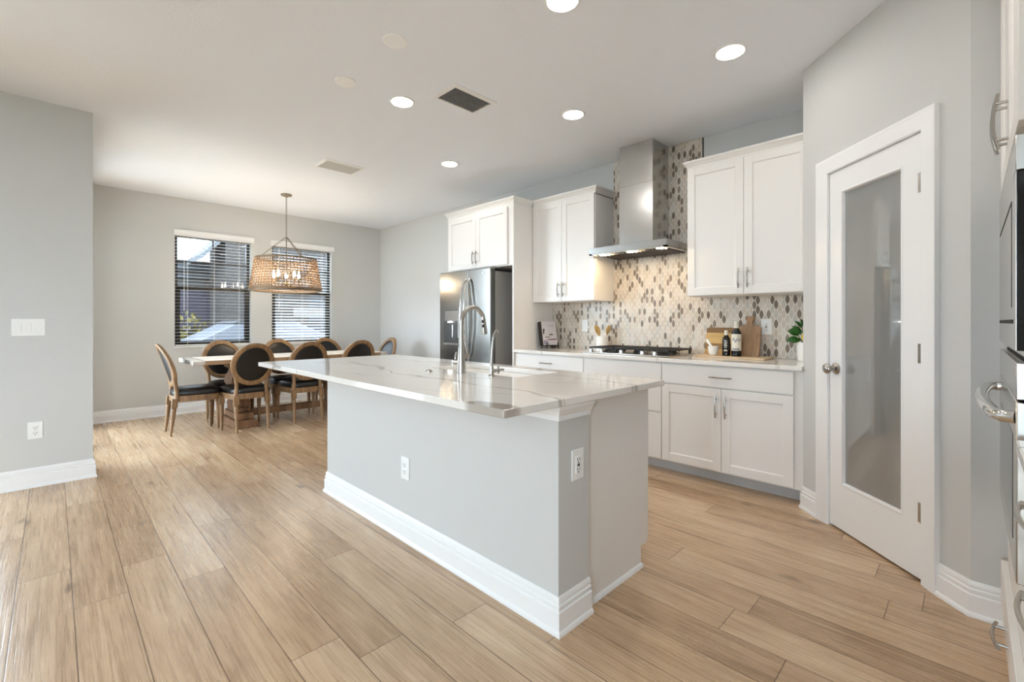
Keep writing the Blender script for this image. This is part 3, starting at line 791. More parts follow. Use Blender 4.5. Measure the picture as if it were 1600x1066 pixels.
# filtered water tap
fx, fy = -1.785, 1.632
r = thing('filter_tap', 'slim polished nickel filtered-water tap beside the island sink', 'faucet', (fx, fy, .914))
g = G(); g.M = Matrix.Translation((fx, fy, .9145)); g.lathe([(0, 0), (.019, 0), (.019, .005), (.0125, .012), (.0115, .05), (.0095, .058), (.0075, .066)], n=18, caps=False); g.M = None
pts = [(fx, fy, .975), (fx, fy+.002, 1.03), (fx, fy+.008, 1.09), (fx, fy+.020, 1.14), (fx, fy+.034, 1.158), (fx, fy+.046, 1.155), (fx, fy+.052, 1.140)]
g.tube(pts, [.0062]*7, 10); obj('spout', g, 'nickel', r)
g = G(); g.tube([(fx, fy, .940), (fx+.03, fy+.008, .945), (fx+.045, fy+.012, .950)], [.009, .0075, .011], 12)
g.tube([(fx+.040, fy+.012, .930), (fx+.040, fy+.012, .972)], .005, 8); g.tube([(fx+.022, fy-.012, .951), (fx+.060, fy+.034, .951)], .005, 8)
obj('cross_handle', g, 'nickel', r)
sx_, sy_ = -2.31, 1.60
g = G(); g.M = Matrix.Translation((-2.203, 1.528, .9145)); g.lathe([(0, 0), (.020, 0), (.020, .005), (.013, .009), (.012, .012), (0, .012)], n=20, caps=False)
tagit(obj('air_switch', g, 'nickel', None, origin=(-2.203, 1.528, .9145)), 'small round nickel air switch button on the island top left of the faucet', 'switch button')

# ------------------------------------------------------------------ outlets and switches
def plate(name, label, cat, M, kind='duplex', group=None):
    o = M @ Vector((0, 0, 0)); r = thing(name, label, cat, o, group)
    g = G(); g.M = M
    w, h = (.079, .124) if kind != 'gang3' else (.170, .124)
    g.box(-w/2, w/2, 0, .006, -h/2, h/2, .003); obj('cover_plate', g, 'plastic_white', r)
    def face(x0, x1, z0, z1, slots):
        g = G(); g.M = M; g.box(x0, x1, .004, .0085, z0, z1, .002); f = obj('receptacle' if slots else 'rocker', g, 'plastic_white', r)
        if slots:
            for zz in slots:
                s = G(); s.M = M
                s.box(-.0085, -.006, .0075, .0091, zz-.004, zz+.006); s.box(.006, .0085, .0075, .0091, zz-.004, zz+.006); s.box(-.003, .003, .0075, .0091, zz-.013, zz-.008)
                obj('slot', s, 'slot_dark', f)
    if kind == 'duplex':
        face(-.017, .017, .004, .034, (.020,)); face(-.017, .017, -.034, -.004, (-.018,))
    elif kind == 'gfci':
        face(-.017, .017, -.034, .034, (.021, -.019))
        g = G(); g.M = M; g.box(-.007, .007, .008, .0100, -.001, .004, .0005); g.box(-.007, .007, .008, .0100, -.006, -.002, .0005); obj('test_button', g, 'slot_dark', r)
    elif kind == 'switch': face(-.017, .017, -.034, .034, None)
    else:
        for k in (-1, 0, 1): face(k*.0505-.017, k*.0505+.017, -.034, .034, None)
def MX(x, y, z, out):   # local x along wall, local y = outwards
    o = Vector(out).normalized(); u = Vector((0, 0, 1)).cross(o)
    u = -u
    return Matrix(((u.x, o.x, 0, x), (u.y, o.y, 0, y), (0, 0, 1, z), (0, 0, 0, 1)))
plate('light_switch', 'white triple rocker light switch on the left wall', 'light switch', MX(LX, -.127, 1.162, (1, 0, 0)), 'gang3')
plate('wall_outlet', 'white duplex outlet low on the left wall below the light switch', 'outlet', MX(LX, -.093, .412, (1, 0, 0)))
plate('wall_outlet', 'white duplex outlet on the long grey front of the island', 'outlet', MX(-2.205, BYF, .395, (0, -1, 0)))
plate('wall_outlet', 'white outlet with test buttons on the grey end of the island', 'outlet', MX(BX1, 1.492, .628, (1, 0, 0)), 'gfci')
plate('wall_outlet', 'white outlet on the tile backsplash right of the cutting boards', 'outlet', MX(-1.155, KW-.009, 1.162, (0, -1, 0)), 'gfci')
plate('wall_switch', 'small white switch plate on the tile backsplash left of the hood', 'light switch', MX(-2.926, KW-.009, 1.162, (0, -1, 0)), 'switch')

# ------------------------------------------------------------------ ceiling fixtures
CANS = [(-1.456, 1.815, 'recessed ceiling light cut off by the top edge of the photo'), (-1.02, 2.872, 'recessed ceiling light nearest the pantry door'),
        (-2.96, 1.815, 'recessed ceiling light beside the two blank round ceiling covers'), (-2.195, 2.872, 'recessed ceiling light in front of the range hood'),
        (-3.775, 2.872, 'recessed ceiling light in front of the refrigerator cabinet')]
def can(x, y, label):
    r = thing('recessed_light', label, 'ceiling light', (x, y, CEIL), 'recessed ceiling lights')
    g = G(); g.M = Matrix.Translation((x, y, CEIL)); g.lathe([(.093, 0), (.092, -.004), (.080, -.008), (.076, -.006), (.076, -.0005)], n=36, caps=False); obj('trim_ring', g, 'plastic_white', r)
    g = G(); g.M = Matrix.Translation((x, y, CEIL)); g.lathe([(.0, -.004), (.0765, -.004)], n=36, caps=False); obj('lens', g, 'can_lens', r, label='glowing warm white lens')
for c in CANS: can(*c)
can(-.38, 1.62, 'added unseen recessed light over the floor in front of the ovens')  # extra lamp out of view, added to brighten alcove, pantry door and floor
for x, y in ((-.9, -2.4),): can(x, y, 'recessed ceiling light over the living area behind the viewpoint')
for x, y, lab in ((-2.352, 1.396, 'blank round white ceiling cover nearer the camera'), (-2.985, 1.396, 'blank round white ceiling cover farther from the camera, nearer the left wall')):
    g = G(); g.M = Matrix.Translation((x, y, CEIL)); g.lathe([(.070, 0), (.070, -.004), (.066, -.007), (0, -.008)], n=36, caps=False)
    tagit(obj('ceiling_cover', g, 'cover_white', None, origin=(x, y, CEIL)), lab, 'ceiling cover', 'blank round ceiling covers')
def vent(x0, x1, y0, y1, label, dark, tilt):
    r = thing('air_vent', label, 'air vent', ((x0+x1)/2, (y0+y1)/2, CEIL), 'ceiling air vents')
    f = .032; z = CEIL
    g = G(); g.sweep([(x0-f, y0-f), (x0-f, y1+f), (x1+f, y1+f), (x1+f, y0-f)], [(0, z), (0, z-.004), (f-.004, z-.012), (f, z-.012), (f, z)], closed=True); obj('frame', g, 'plastic_white', r)
    g = G(); g.box(x0, x1, y0, y1, z-.003, z-.0005); obj('backing', g, dark, r)
    g = G(); n = 11
    for i in range(n):
        xx = x0+(x1-x0)*(i+.5)/n; w = .0085
        g.M = Matrix.Translation((xx, 0, z-.009)) @ Matrix.Rotation(tilt, 4, 'Y'); g.box(-w, w, y0, y1, -.0007, .0007)
    g.M = None; obj('louver', g, 'plastic_white', r)
vent(-2.715, -2.505, 1.955, 2.285, 'white louvred ceiling vent nearer the camera', 'slot_dark', .75)
vent(-4.78, -4.535, 1.935, 2.295, 'white louvred ceiling vent nearer the dining table', 'vent_grey', -.75)

# ------------------------------------------------------------------ window blinds
def blind(ya, yb, za, zb, label, tilt, k):
    r = thing('window_blind', label, 'window blind', (DX-.035, (ya+yb)/2, za), 'white slatted window blinds')
    g = G(); g.sweep([(DX+.002, ya-.012), (DX+.002, yb+.035)], [(0, 2.332), (.018, 2.332), (.018, 2.345), (.026, 2.352), (.026, 2.392), (.034, 2.402), (.034, 2.408), (0, 2.408)])
    g.box(DX-.06, DX+.002, ya+.004, yb-.004, 2.33, zb); obj('valance', g, 'blind_white', r)
    g = G(); n = 33
    z0, z1 = za+.05, 2.315
    for i in range(n):
        z = z0+(z1-z0)*i/(n-1)
        g.M = Matrix.Translation((DX-.035, 0, z)) @ Matrix.Rotation(tilt, 4, 'Y'); g.box(-.025, .025, ya+.008, yb-.008, -.0010, .0010)
    g.M = None; obj('slats', g, 'blind_white', r)
    g = G(); g.box(DX-.06, DX-.010, ya+.008, yb-.008, za+.002, za+.020, .003); obj('bottom_rail', g, 'blind_white', r)
    g = G()
    for q in (.16, .5, .84):
        yy = ya+(yb-ya)*q
        for xx in (DX-.061, DX-.009): g.tube([(xx, yy, za+.01), (xx, yy, zb-.03)], .0011, 5)
    obj('ladder_cord', g, 'blind_white', r)
    g = G(); g.tube([(DX-.004, ya+.10, zb-.04), (DX-.004, ya+.10, 1.35)], .0035, 6); obj('tilt_wand', g, 'blind_white', r)
blind(*W1, 'white slatted blind with open slats in the left dining window', 0.02, 0)
blind(*W2, 'white slatted blind with slightly tilted slats in the right dining window behind the pendant', .30, 1)

# ------------------------------------------------------------------ dining table
TX0, TX1, TY0, TY1, TZ = -6.50, -5.73, 1.03, 3.29, .787
r = thing('dining_table', 'long rustic wooden trestle dining table below the woven pendant', 'table', (-6.11, 2.16, 0))
g = G()
nb = 4; w = (TX1-TX0)/nb
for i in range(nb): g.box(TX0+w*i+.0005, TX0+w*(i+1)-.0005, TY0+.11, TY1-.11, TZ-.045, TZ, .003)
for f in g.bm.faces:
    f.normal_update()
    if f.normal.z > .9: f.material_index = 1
obj('tabletop', g, ['table_wood', 'table_glare'], r)
for a, b in ((TY0, TY0+.109), (TY1-.109, TY1)):
    g = G(); g.box(TX0, TX1, a, b, TZ-.046, TZ, .004); obj('breadboard_end', g, 'breadboard_grey', r)
cxm = (TX0+TX1)/2
for yy in (1.55, 2.77):
    g = G()
    g.box(cxm-.33, cxm+.33, yy-.11, yy+.11, 0, .085, .012, 2); g.box(cxm-.26, cxm+.26, yy-.09, yy+.09, .085, .16, .012, 2); g.box(cxm-.18, cxm+.18, yy-.08, yy+.08, .16, .21, .01, 2)
    g.M = Matrix.Translation((cxm, yy, 0)) @ Matrix.Diagonal((1.15, .78, 1, 1)) @ Matrix.Rotation(PI/4, 4, 'Z')
    pr = [(.12, .21), (.13, .25), (.115, .29), (.105, .32), (.15, .40), (.165, .47), (.15, .55), (.115, .62), (.11, .65), (.16, .68), (.16, .70)]
    g.lathe([(q*1.3, z) for q, z in pr], n=4); g.M = None
    g.box(cxm-.32, cxm+.32, yy-.07, yy+.07, .695, .7405, .008)
    obj('pedestal', g, 'table_base_wood', r)
g = G(); g.box(cxm-.05, cxm+.05, 1.64, 2.68, .085, .16, .006); obj('stretcher', g, 'table_base_wood', r)

# ------------------------------------------------------------------ dining chairs
def leg_profile(top):
    return [(.0, 0), (.0115, 0), (.0135, .010), (.0115, .022), (.0145, .030), (.0135, .038), (.0225, top-.09), (.0245, top-.080), (.019, top-.070), (.0255, top-.062), (.0255, top-.055)]
def make_chair(label):
    r = thing('dining_chair', label, 'chair', (0, 0, 0), 'oval-back dining chairs around the table')
    RT = .355
    for (x, y, lean) in ((-.215, .20, 0), (.215, .20, 0), (-.160, -.215, -.035), (.160, -.215, -.035)):
        g = G(); g.lathe(leg_profile(RT), n=14)
        g.box(-.026, .026, -.026, .026, RT-.055, RT+.035, .003)
        for v in g.bm.verts:
            q = (RT-v.co.z)/RT; v.co.x += x; v.co.y += y+lean*max(0, q)
        obj('leg', g, 'oak_frame', r)
    def outline(s, n=40):
        # rounded trapezoid, wide in front
        out = []
        for i in range(n):
            a = 2*PI*i/n; c, sn = math.cos(a), math.sin(a); p = .48
            ux = math.copysign(abs(c)**p, c); uy = math.copysign(abs(sn)**p, sn)
            hw = .213+.032*uy
            out.append((ux*hw*s, uy*.225*s-.005))
        return out
    g = G(); g.prism(outline(1.0), RT, RT+.062, .006); obj('seat_rail', g, 'oak_frame', r)
    g = G(); n = 40; vs = []; fs = []
    rings = [(.97, RT+.060), (1.0, RT+.075), (1.0, RT+.095), (.965, RT+.115), (.86, RT+.129), (.62, RT+.139), (.3, RT+.143)]
    for s, z in rings: vs += [(x, y, z) for x, y in outline(s*.985, n)]
    for k in range(len(rings)-1):
        for i in range(n): j = (i+1) % n; fs.append((k*n+i, k*n+j, (k+1)*n+j, (k+1)*n+i))
    fs.append(tuple(range((len(rings)-1)*n, len(rings)*n))); fs.append(tuple(range(n))[::-1])
    g.mesh(vs, fs); obj('seat', g, 'leather', r, ang=60)
    # back: oval leaning backwards with a soft curve
    zc, a_, b_ = .735, .195, .210
    def by(z, x=0): t = (z-.47); return -.205-.10*t-.36*t*t+.35*x*x
    g = G(); pts = []
    N = 44; vs = []; fs = []; sec = [(-.026, -.012), (-.020, -.020), (.010, -.022), (.026, -.012), (.026, .012), (.010, .022), (-.020, .020), (-.026, .012)]
    for i in range(N):
        t = 2*PI*i/N; c, sn = math.cos(t), math.sin(t)
        for o, d in sec:
            x = (a_+o)*c; z = zc+(b_+o)*sn; vs.append((x, by(z, x)+d, z))
    k = len(sec)
    for i in range(N):
        j = (i+1) % N
        for q in range(k): fs.append((i*k+q, j*k+q, j*k+(q+1) % k, i*k+(q+1) % k))
    g.mesh(vs, fs); obj('back_frame', g, 'oak_frame', r, ang=50)
    g = G(); vs = []; fs = []; R_ = [0.0, .35, .65, .85, .95, 1.0]
    for side in (1, -1):
        b0 = len(vs)
        for rr in R_[1:]:
            for i in range(N):
                t = 2*PI*i/N; x = rr*(a_-.018)*math.cos(t); z = zc+rr*(b_-.018)*math.sin(t)
                vs.append((x, by(z, x)+side*(.004+.020*(1-rr**3)**.8), z))
        vs.append((0, by(zc)+side*.024, zc)); cidx = len(vs)-1
        for i in range(N): fs.append((cidx, b0+i, b0+(i+1) % N))
        for q in range(len(R_)-2):
            for i in range(N): j = (i+1) % N; fs.append((b0+q*N+i, b0+(q+1)*N+i, b0+(q+1)*N+j, b0+q*N+j))
    e1 = (len(R_)-2)*N; half = len(vs)//2
    for i in range(N): j = (i+1) % N; fs.append((e1+i, half+e1+i, half+e1+j, e1+j))
    g.mesh(vs, fs); obj('backrest', g, 'leather', r, ang=60)
    for sg in (-1, 1):
        g = G(); pts = []
        for i in range(9):
            q = i/8; z = .375+.26*q; x = sg*(.160-.012*math.sin(PI*q)+.012*q*q); pts.append((x, by(max(z, .44), x)-.002, z))
        g.tube(pts, [.024, .024, .022, .020, .019, .019, .019, .018, .014], 10); obj('back_post', g, 'oak_frame', r)
    return r
chair0 = make_chair('wooden oval-back chair at the near left end of the table, seen from its side')
CHAIRS = [  # x, y, rot (faces +y at 0), label
    (-6.09, 1.12, 0.0, None),
    (-5.86, 1.55, PI/2+.05, 'near-side oval-back chair closest to the left end, its whole back showing'),
    (-5.88, 2.18, PI/2-.03, 'middle near-side oval-back chair, partly behind the island countertop corner'),
    (-5.88, 2.81, PI/2, 'near-side oval-back chair rising behind the island top farthest from the left end'),
    (-6.40, 1.50, -PI/2, 'far-side oval-back chair below the left window'),
    (-6.40, 2.18, -PI/2, 'far-side oval-back chair between the two windows'),
    (-6.40, 2.83, -PI/2, 'far-side oval-back chair below the right window, mostly hidden'),
    (-6.11, 3.24, PI, 'oval-back chair at the far right end of the table, only its back top showing')]
for i, (x, y, rz, lab) in enumerate(CHAIRS):
    c = chair0 if i == 0 else copy_tree(chair0)
    c.location = (x, y, 0); c.rotation_euler = (0, 0, rz)
    if lab: c['label'] = lab

# ------------------------------------------------------------------ pendant
px, py = -6.154, 2.096
r = thing('pendant_light', 'woven rattan drum pendant hanging on chains over the dining table', 'pendant light', (px, py, CEIL))
g = G(); g.M = Matrix.Translation((px, py, CEIL)); g.lathe([(.062, 0), (.066, -.006), (.062, -.018), (.030, -.026), (.010, -.040), (0, -.040)], n=28, caps=False); obj('canopy', g, 'canopy_bronze', r)
def chain(g, a, b, L=.034, R=.0085, t=.0022):
    a, b = Vector(a), Vector(b); n = max(1, int((b-a).length/(L*.80))); d = (b-a).normalized(); e = d.orthogonal().normalized(); f = d.cross(e)
    for i in range(n):
        c = a+(b-a)*((i+.5)/n); s = e if i % 2 else f
        g.tube([c+d*(L/2*math.sin(2*PI*k/10))+s*(R*math.cos(2*PI*k/10)) for k in range(10)], t, 5, closed=True)
zj = 2.285; zt, zb, rt, rb = 2.005, 1.60, .350, .415
g = G(); chain(g, (px, py, CEIL-.038), (px, py, zj)); obj('chain', g, 'chain_bronze', r)
for a in (PI*1.30, PI*.05, PI*.62):
    g = G(); chain(g, (px, py, zj), (px+(rt-.01)*math.cos(a), py+(rt-.01)*math.sin(a), zt)); obj('chain', g, 'chain_bronze', r)
g = G()
NV, NH = 60, 13
for i in range(NV):
    a = 2*PI*i/NV; pts = []
    for k in range(NH*2+1):
        q = k/(NH*2); R = rt+(rb-rt)*q+(.004 if (k//2+i) % 2 else -.004); pts.append((px+R*math.cos(a), py+R*math.sin(a), zt+(zb-zt)*q))
    g.tube(pts, .0046, 5)
for k in range(NH):
    q = (k+.5)/NH; R0 = rt+(rb-rt)*q; z = zt+(zb-zt)*q
    g.tube([(px+(R0+(.005 if (i+k) % 2 else -.005))*math.cos(2*PI*i/NV), py+(R0+(.005 if (i+k) % 2 else -.005))*math.sin(2*PI*i/NV), z) for i in range(NV)], .0044, 5, closed=True)
sh = obj('shade', g, 'rattan', r)
g = G()
for R, z, t in ((rt, zt, .009), (rb, zb, .010), (rb-.008, zb+.03, .006)): g.tube([(px+R*math.cos(2*PI*i/56), py+R*math.sin(2*PI*i/56), z) for i in range(56)], t, 6, closed=True)
obj('rim', g, 'chain_bronze', sh)
g = G(); g.tube([(px, py, zj), (px, py, 1.66)], .006, 8); g.ellipsoid((px, py, 1.69), (.03, .03, .03), 12, 8)
for i in range(5):
    a = 2*PI*i/5+.3; ex, ey = px+.15*math.cos(a), py+.15*math.sin(a)
    g.tube([(px, py, 1.69), (px+.08*math.cos(a), py+.08*math.sin(a), 1.66), (ex, ey, 1.70)], .005, 7)
    g.tube([(ex, ey, 1.70), (ex, ey, 1.765)], .011, 10)
obj('candle_arms', g, 'chain_bronze', r)
for i in range(5):
    a = 2*PI*i/5+.3; ex, ey = px+.15*math.cos(a), py+.15*math.sin(a)
    g = G(); g.M = Matrix.Translation((ex, ey, 1.765)); g.lathe([(.008, 0), (.016, .02), (.017, .035), (.011, .06), (.003, .085), (0, .088)], n=12, caps=False); obj('bulb', g, 'bulb_flame', r, label='glowing flame-shaped bulb')

# ------------------------------------------------------------------ things on the back counter
CZ = .9145
# tray and cutting boards
g = G(); tw = .013
g.prism([(-1.625, 3.775), (-1.085, 3.725), (-1.075, 3.745), (-1.085, 3.995), (-1.10, 4.005), (-1.605, 4.015), (-1.62, 3.99)], CZ, CZ+tw, .004)
tagit(obj('wooden_tray', g, 'tray_wood', None, origin=(-1.35, 3.88, CZ)), 'flat light wooden board on the counter carrying bottles and cutting boards', 'tray')
TZ0 = CZ+tw+.0005
def lean(x, z0, y0, ang): return Matrix.Translation((x, y0, z0)) @ Matrix.Rotation(-ang, 4, 'X')
g = G(); g.M = lean(-1.485, TZ0, 3.962, .24)
poly = []
def rrect(w, h, r, n=5):
    out = []
    for cx, cy, a0 in ((w/2-r, r, -PI/2), (w/2-r, h-r, 0), (-w/2+r, h-r, PI/2), (-w/2+r, r, PI)):
        for k in range(n+1): a = a0+PI/2*k/n; out.append((cx+r*math.cos(a), cy+r*math.sin(a)))
    return out
SWAP = Matrix(((1, 0, 0, 0), (0, 0, 1, 0), (0, 1, 0, 0), (0, 0, 0, 1)))
g.M = g.M @ SWAP; g.prism(rrect(.27, .232, .012), 0, .018, .003)
tagit(obj('cutting_board', g, 'acacia_board', None, origin=(-1.485, 3.97, TZ0)), 'rectangular striped wooden cutting board leaning behind the mortar', 'cutting board', 'cutting boards leaning on the tiles')
g = G(); g.M = lean(-1.268, TZ0, 3.925, .24) @ SWAP
w_, h_ = .176, .245
pl = rrect(w_, h_, .012)
pr = [p for p in pl]
hn = [(.045, h_), (.026, h_+.012), (.018, h_+.030), (.020, h_+.045), (.034, h_+.062), (.036, h_+.078), (.022, h_+.088), (.006, h_+.080), (-.006, h_+.080), (-.022, h_+.088), (-.036, h_+.078), (-.034, h_+.062), (-.020, h_+.045), (-.018, h_+.030), (-.026, h_+.012), (-.045, h_)]
pl = pl[:12]+hn+pl[12:]
g.prism(pl, 0, .020, .003)
tagit(obj('cutting_board', g, 'walnut_board', None, origin=(-1.268, 3.97, TZ0)), 'brown paddle cutting board with a shaped handle leaning behind the wine bottles', 'cutting board', 'cutting boards leaning on the tiles')
# mortar and pestle
mx, my = -1.500, 3.845
r = thing('mortar', 'small white mortar on the wooden tray', 'mortar', (mx, my, TZ0))
g = G(); g.M = Matrix.Translation((mx, my, TZ0)); g.lathe([(0, 0), (.026, 0), (.032, .006), (.039, .03), (.040, .060), (.043, .066), (.043, .072), (.039, .074), (.035, .068), (.033, .03), (0, .018)], n=28, caps=False); obj('bowl', g, 'ceramic_white', r)
g = G(); p0, p1 = Vector((mx+.012, my-.005, TZ0+.030)), Vector((mx-.058, my+.012, TZ0+.128))
g.tube([p0, p0.lerp(p1, .15), p0.lerp(p1, .6), p0.lerp(p1, .9), p1], [.012, .014, .0095, .012, .008], 14)
tagit(obj('pestle', g, 'ceramic_white', None, origin=tuple(p0)), 'white pestle standing in the small mortar', 'pestle')
# bottles
def bottle(x, y, rad, H, label, big):
    r = thing('bottle', label, 'bottle', (x, y, TZ0), 'dark bottles with pale caps on the tray')
    g = G(); g.M = Matrix.Translation((x, y, TZ0))
    sh = H*(.70 if big else .68)
    g.lathe([(0, 0), (rad*.95, 0), (rad, .005), (rad, sh*.92), (rad*.92, sh), (rad*.6, sh+.018), (rad*.40, sh+.03), (rad*.38, H*.86), (0, H*.86)], n=28, caps=False); obj('glass_body', g, 'black_glossy', r)
    g = G(); g.M = Matrix.Translation((x, y, TZ0)); cr = rad*.52 if big else rad*.46
    g.lathe([(cr*.94, H*.80), (cr, H*.805), (cr, H-.004), (cr*.9, H), (0, H)], n=20, caps=False); obj('cap', g, 'label_cream', r, label='pale bottle cap')
    if big:
        g = G(); n = 20; a0, a1 = -PI*.98, PI*.12
        def cyl(za, zb, rr, b0, b1, m=n):
            g.grid(lambda u, v: (x+rr*math.cos(b0+(b1-b0)*u), y+rr*math.sin(b0+(b1-b0)*u), TZ0+za+(zb-za)*v), m, 1)
        cyl(.045, sh*.90, rad+.0005, a0, a1); 
        lb = obj('label', g, 'label_cream', r, label='cream paper label')
        g = G(); c = -PI*.44
        for k in range(7):
            aa = c-.75+k*.25; zc = sh*.66+.010*math.sin(k*2.1); g.grid(lambda u, v: (x+(rad+.0010)*math.cos(aa+.26*u), y+(rad+.0010)*math.sin(aa+.26*u), TZ0+zc-.009+.018*v+.006*math.sin(k+4*u)), 4, 1)
        g.grid(lambda u, v: (x+(rad+.0010)*math.cos(c-.8+1.6*u), y+(rad+.0010)*math.sin(c-.8+1.6*u), TZ0+.050+.014*v), 10, 1)
        obj('artwork', g, 'ink_grey', lb)
    else:
        g = G(); c = -PI*.44
        for k, (za, w) in enumerate(((.118, .34), (.104, .45), (.092, .30), (.080, .42), (.066, .28), (.046, .34), (.038, .5))):
            g.grid(lambda u, v: (x+(rad+.0008)*math.cos(c-w+2*w*u), y+(rad+.0008)*math.sin(c-w+2*w*u), TZ0+za+.0055*v), 6, 1)
        obj('label', g, 'label_cream', r, label='pale printed lettering')
bottle(-1.403, 3.862, .030, .206, 'short dark bottle with pale lettering and a pale cap', False)
bottle(-1.325, 3.862, .036, .280, 'tall dark bottle with a cream label and a pale cap', True)
# utensil crock
ux, uy = -2.645, 3.935
g = G(); g.M = Matrix.Translation((ux, uy, CZ)); g.lathe([(0, 0), (.060, 0), (.064, .004), (.064, .142), (.062, .146), (.057, .146), (.056, .02), (0, .018)], n=32, caps=False)
tagit(obj('utensil_crock', g, 'ceramic_white', None, origin=(ux, uy, CZ)), 'white utensil crock on the counter left of the cooktop', 'crock')
for k, (dx, dy, lx, lab) in enumerate(((-.03, .01, -.062, 'wooden spoon leaning left in the white crock'), (.0, -.01, -.02, 'wooden spoon standing upright in the middle of the white crock'), (.028, .01, .060, 'wooden spoon leaning right in the white crock'))):
    g = G(); b = Vector((ux+dx*.6, uy+dy, CZ+.025)); t = Vector((ux+lx*1.15, uy+dy*1.5-.004, CZ+(.215 if k != 1 else .20)))
    g.tube([b, b.lerp(t, .8)], [.0045, .006], 8); d = (t-b).normalized()
    g.M = Matrix.Translation(b.lerp(t, .98)) @ d.to_track_quat('Z', 'Y').to_matrix().to_4x4(); g.ellipsoid((0, 0, 0), (.034 if k != 1 else .03, .010, .046))
    g.M = None; tagit(obj('wooden_spoon', g, 'spoon_wood', None, origin=tuple(b)), lab, 'spoon', 'wooden spoons in the white crock')
# cookbook on stand
bx, by_ = -3.235, 3.83
MB_ = Matrix.Translation((bx, by_, CZ+.036)) @ Matrix.Rotation(math.radians(78), 4, 'Z') @ Matrix.Rotation(-.18, 4, 'X')
r = thing('cookbook', 'cookbook with a pale pink cover propped on a black stand by the refrigerator panel', 'book', (bx, by_, CZ+.036))
g = G(); g.M = MB_; g.box(-.10, .10, 0, .002, 0, .262); obj('front_cover', g, 'book_paper', r)
g = G(); g.M = MB_; g.box(-.1005, -.096, -.001, .060, 0, .262, .001); g.box(-.10, .10, .058, .060, 0, .262); obj('spine', g, 'book_dark', r, label='dark brown spine')
g = G(); g.M = MB_; g.box(-.096, .097, .002, .058, .004, .258); obj('pages', g, 'label_cream', r)
def art(name, mat, polys):
    g = G(); g.M = MB_
    for q in polys: g.mesh([(x, -.0008, z) for x, z in q], [list(range(len(q)))])
    obj(name, g, mat, r)
def ell(cx, cz, a, b, n=14): return [(cx+a*math.cos(2*PI*k/n), cz+b*math.sin(2*PI*k/n)) for k in range(n)]
art('cover_title', 'ink_grey', [[(-.03+.014*k, .216+.003*math.sin(k*2)), (-.02+.014*k, .214+.003*math.sin(k*2)), (-.019+.014*k, .219+.003*math.sin(k*2)), (-.029+.014*k, .222)] for k in range(7)]+[[(.01+.013*k, .199), (.019+.013*k, .198), (.019+.013*k, .203), (.01+.013*k, .204)] for k in range(4)])
art('cover_figure', 'ink_brown', [ell(-.072, .165, .012, .017), ell(-.078, .142, .009, .024)])
art('cover_table', 'ink_red', [[(-.03, .057), (.085, .057), (.085, .069), (-.03, .066)]])
art('cover_dish', 'ink_olive', [ell(.02, .115, .030, .010), ell(-.03, .088, .04, .006)])
art('cover_cloth', 'ink_lilac', [[(-.09, .01), (-.02, .01), (-.03, .045), (-.06, .06), (-.09, .05)]])
g = G(); g.M = Matrix.Translation((bx, by_, CZ)) @ Matrix.Rotation(math.radians(78), 4, 'Z')
g.box(-.09, .09, -.03, .09, .026, .033, .002)
for q in (-.075, .075):
    g.tube([(q, -.028, .028), (q, -.034, .006), (q, -.046, .0055)], .0055, 8); g.tube([(q, .05, .028), (q, .07, .006)], .0055, 8)
    g.tube([(q, -.03, .03), (q, -.036, .045), (q, -.030, .062)], .006, 8)
g.ellipsoid((0, -.034, .018), (.03, .007, .016)); g.tube([(-.06, .085, .03), (-.06, .128, .22)], .004, 6); g.tube([(.06, .085, .03), (.06, .128, .22)], .004, 6)
tagit(obj('book_stand', g, 'black_iron', None, origin=(bx, by_, CZ)), 'black iron book stand holding the cookbook', 'book stand')
# potted plant
vx, vy = -.852, 3.90
g = G(); g.M = Matrix.Translation((vx, vy, CZ)); g.lathe([(0, 0), (.050, 0), (.055, .005), (.062, .10), (.060, .138), (.056, .138), (.054, .06), (0, .05)], n=28, caps=False)
tagit(obj('vase', g, 'ceramic_white', None, origin=(vx, vy, CZ)), 'white vase at the right end of the counter, half hidden by the pantry wall', 'vase')
r = thing('lemon_branch', 'leafy green lemon branch standing in the white vase', 'plant', (vx, vy, CZ+.06))
g = G()
tips = [(-.07, -.02, .22), (-.02, -.05, .28), (.02, .03, .26), (-.04, .03, .20)]
for t in tips: g.tube([(vx, vy, CZ+.06), (vx+t[0]*.4, vy+t[1]*.4, CZ+.15), (vx+t[0], vy+t[1], CZ+t[2])], [.004, .003, .002], 6)
obj('stem', g, 'leaf', r)
def leaf(g, base, d, L, w):
    d = Vector(d).normalized(); sd = d.cross(Vector((.5, -.8, .45))).normalized(); up = sd.cross(d)
    b = Vector(base)
    g.grid(lambda u, v: b+d*(L*u)+sd*((v-.5)*2*w*math.sin(PI*min(.999, u*.94+.03)))+up*(.012*math.sin(PI*u)+.006*abs(v-.5)), 6, 2)
LV = [((-.03, -.02, .155), (-1, -.5, -.08), .095, .028), ((-.035, -.03, .20), (-.9, -.5, .25), .080, .034), ((-.02, -.03, .215), (-.6, -.6, .1), .075, .034), ((-.03, 0, .24), (-.6, -.2, .8), .07, .014),
      ((-.04, -.01, .225), (-1, -.1, .5), .06, .010), ((-.01, -.04, .25), (-.2, -.5, .9), .07, .015), ((.01, .02, .23), (.3, -.4, .7), .07, .018), ((-.05, .02, .18), (-.8, .2, .3), .06, .016)]
for b, d, L, w in LV:
    g = G(); leaf(g, (vx+b[0], vy+b[1], CZ+b[2]), d, L, w); obj('leaf', g, 'leaf', r, ang=80)
g = G(); g.ellipsoid((vx+.002, vy-.045, CZ+.175), (.022, .022, .028)); obj('lemon', g, 'lemon', r, label='yellow lemon')

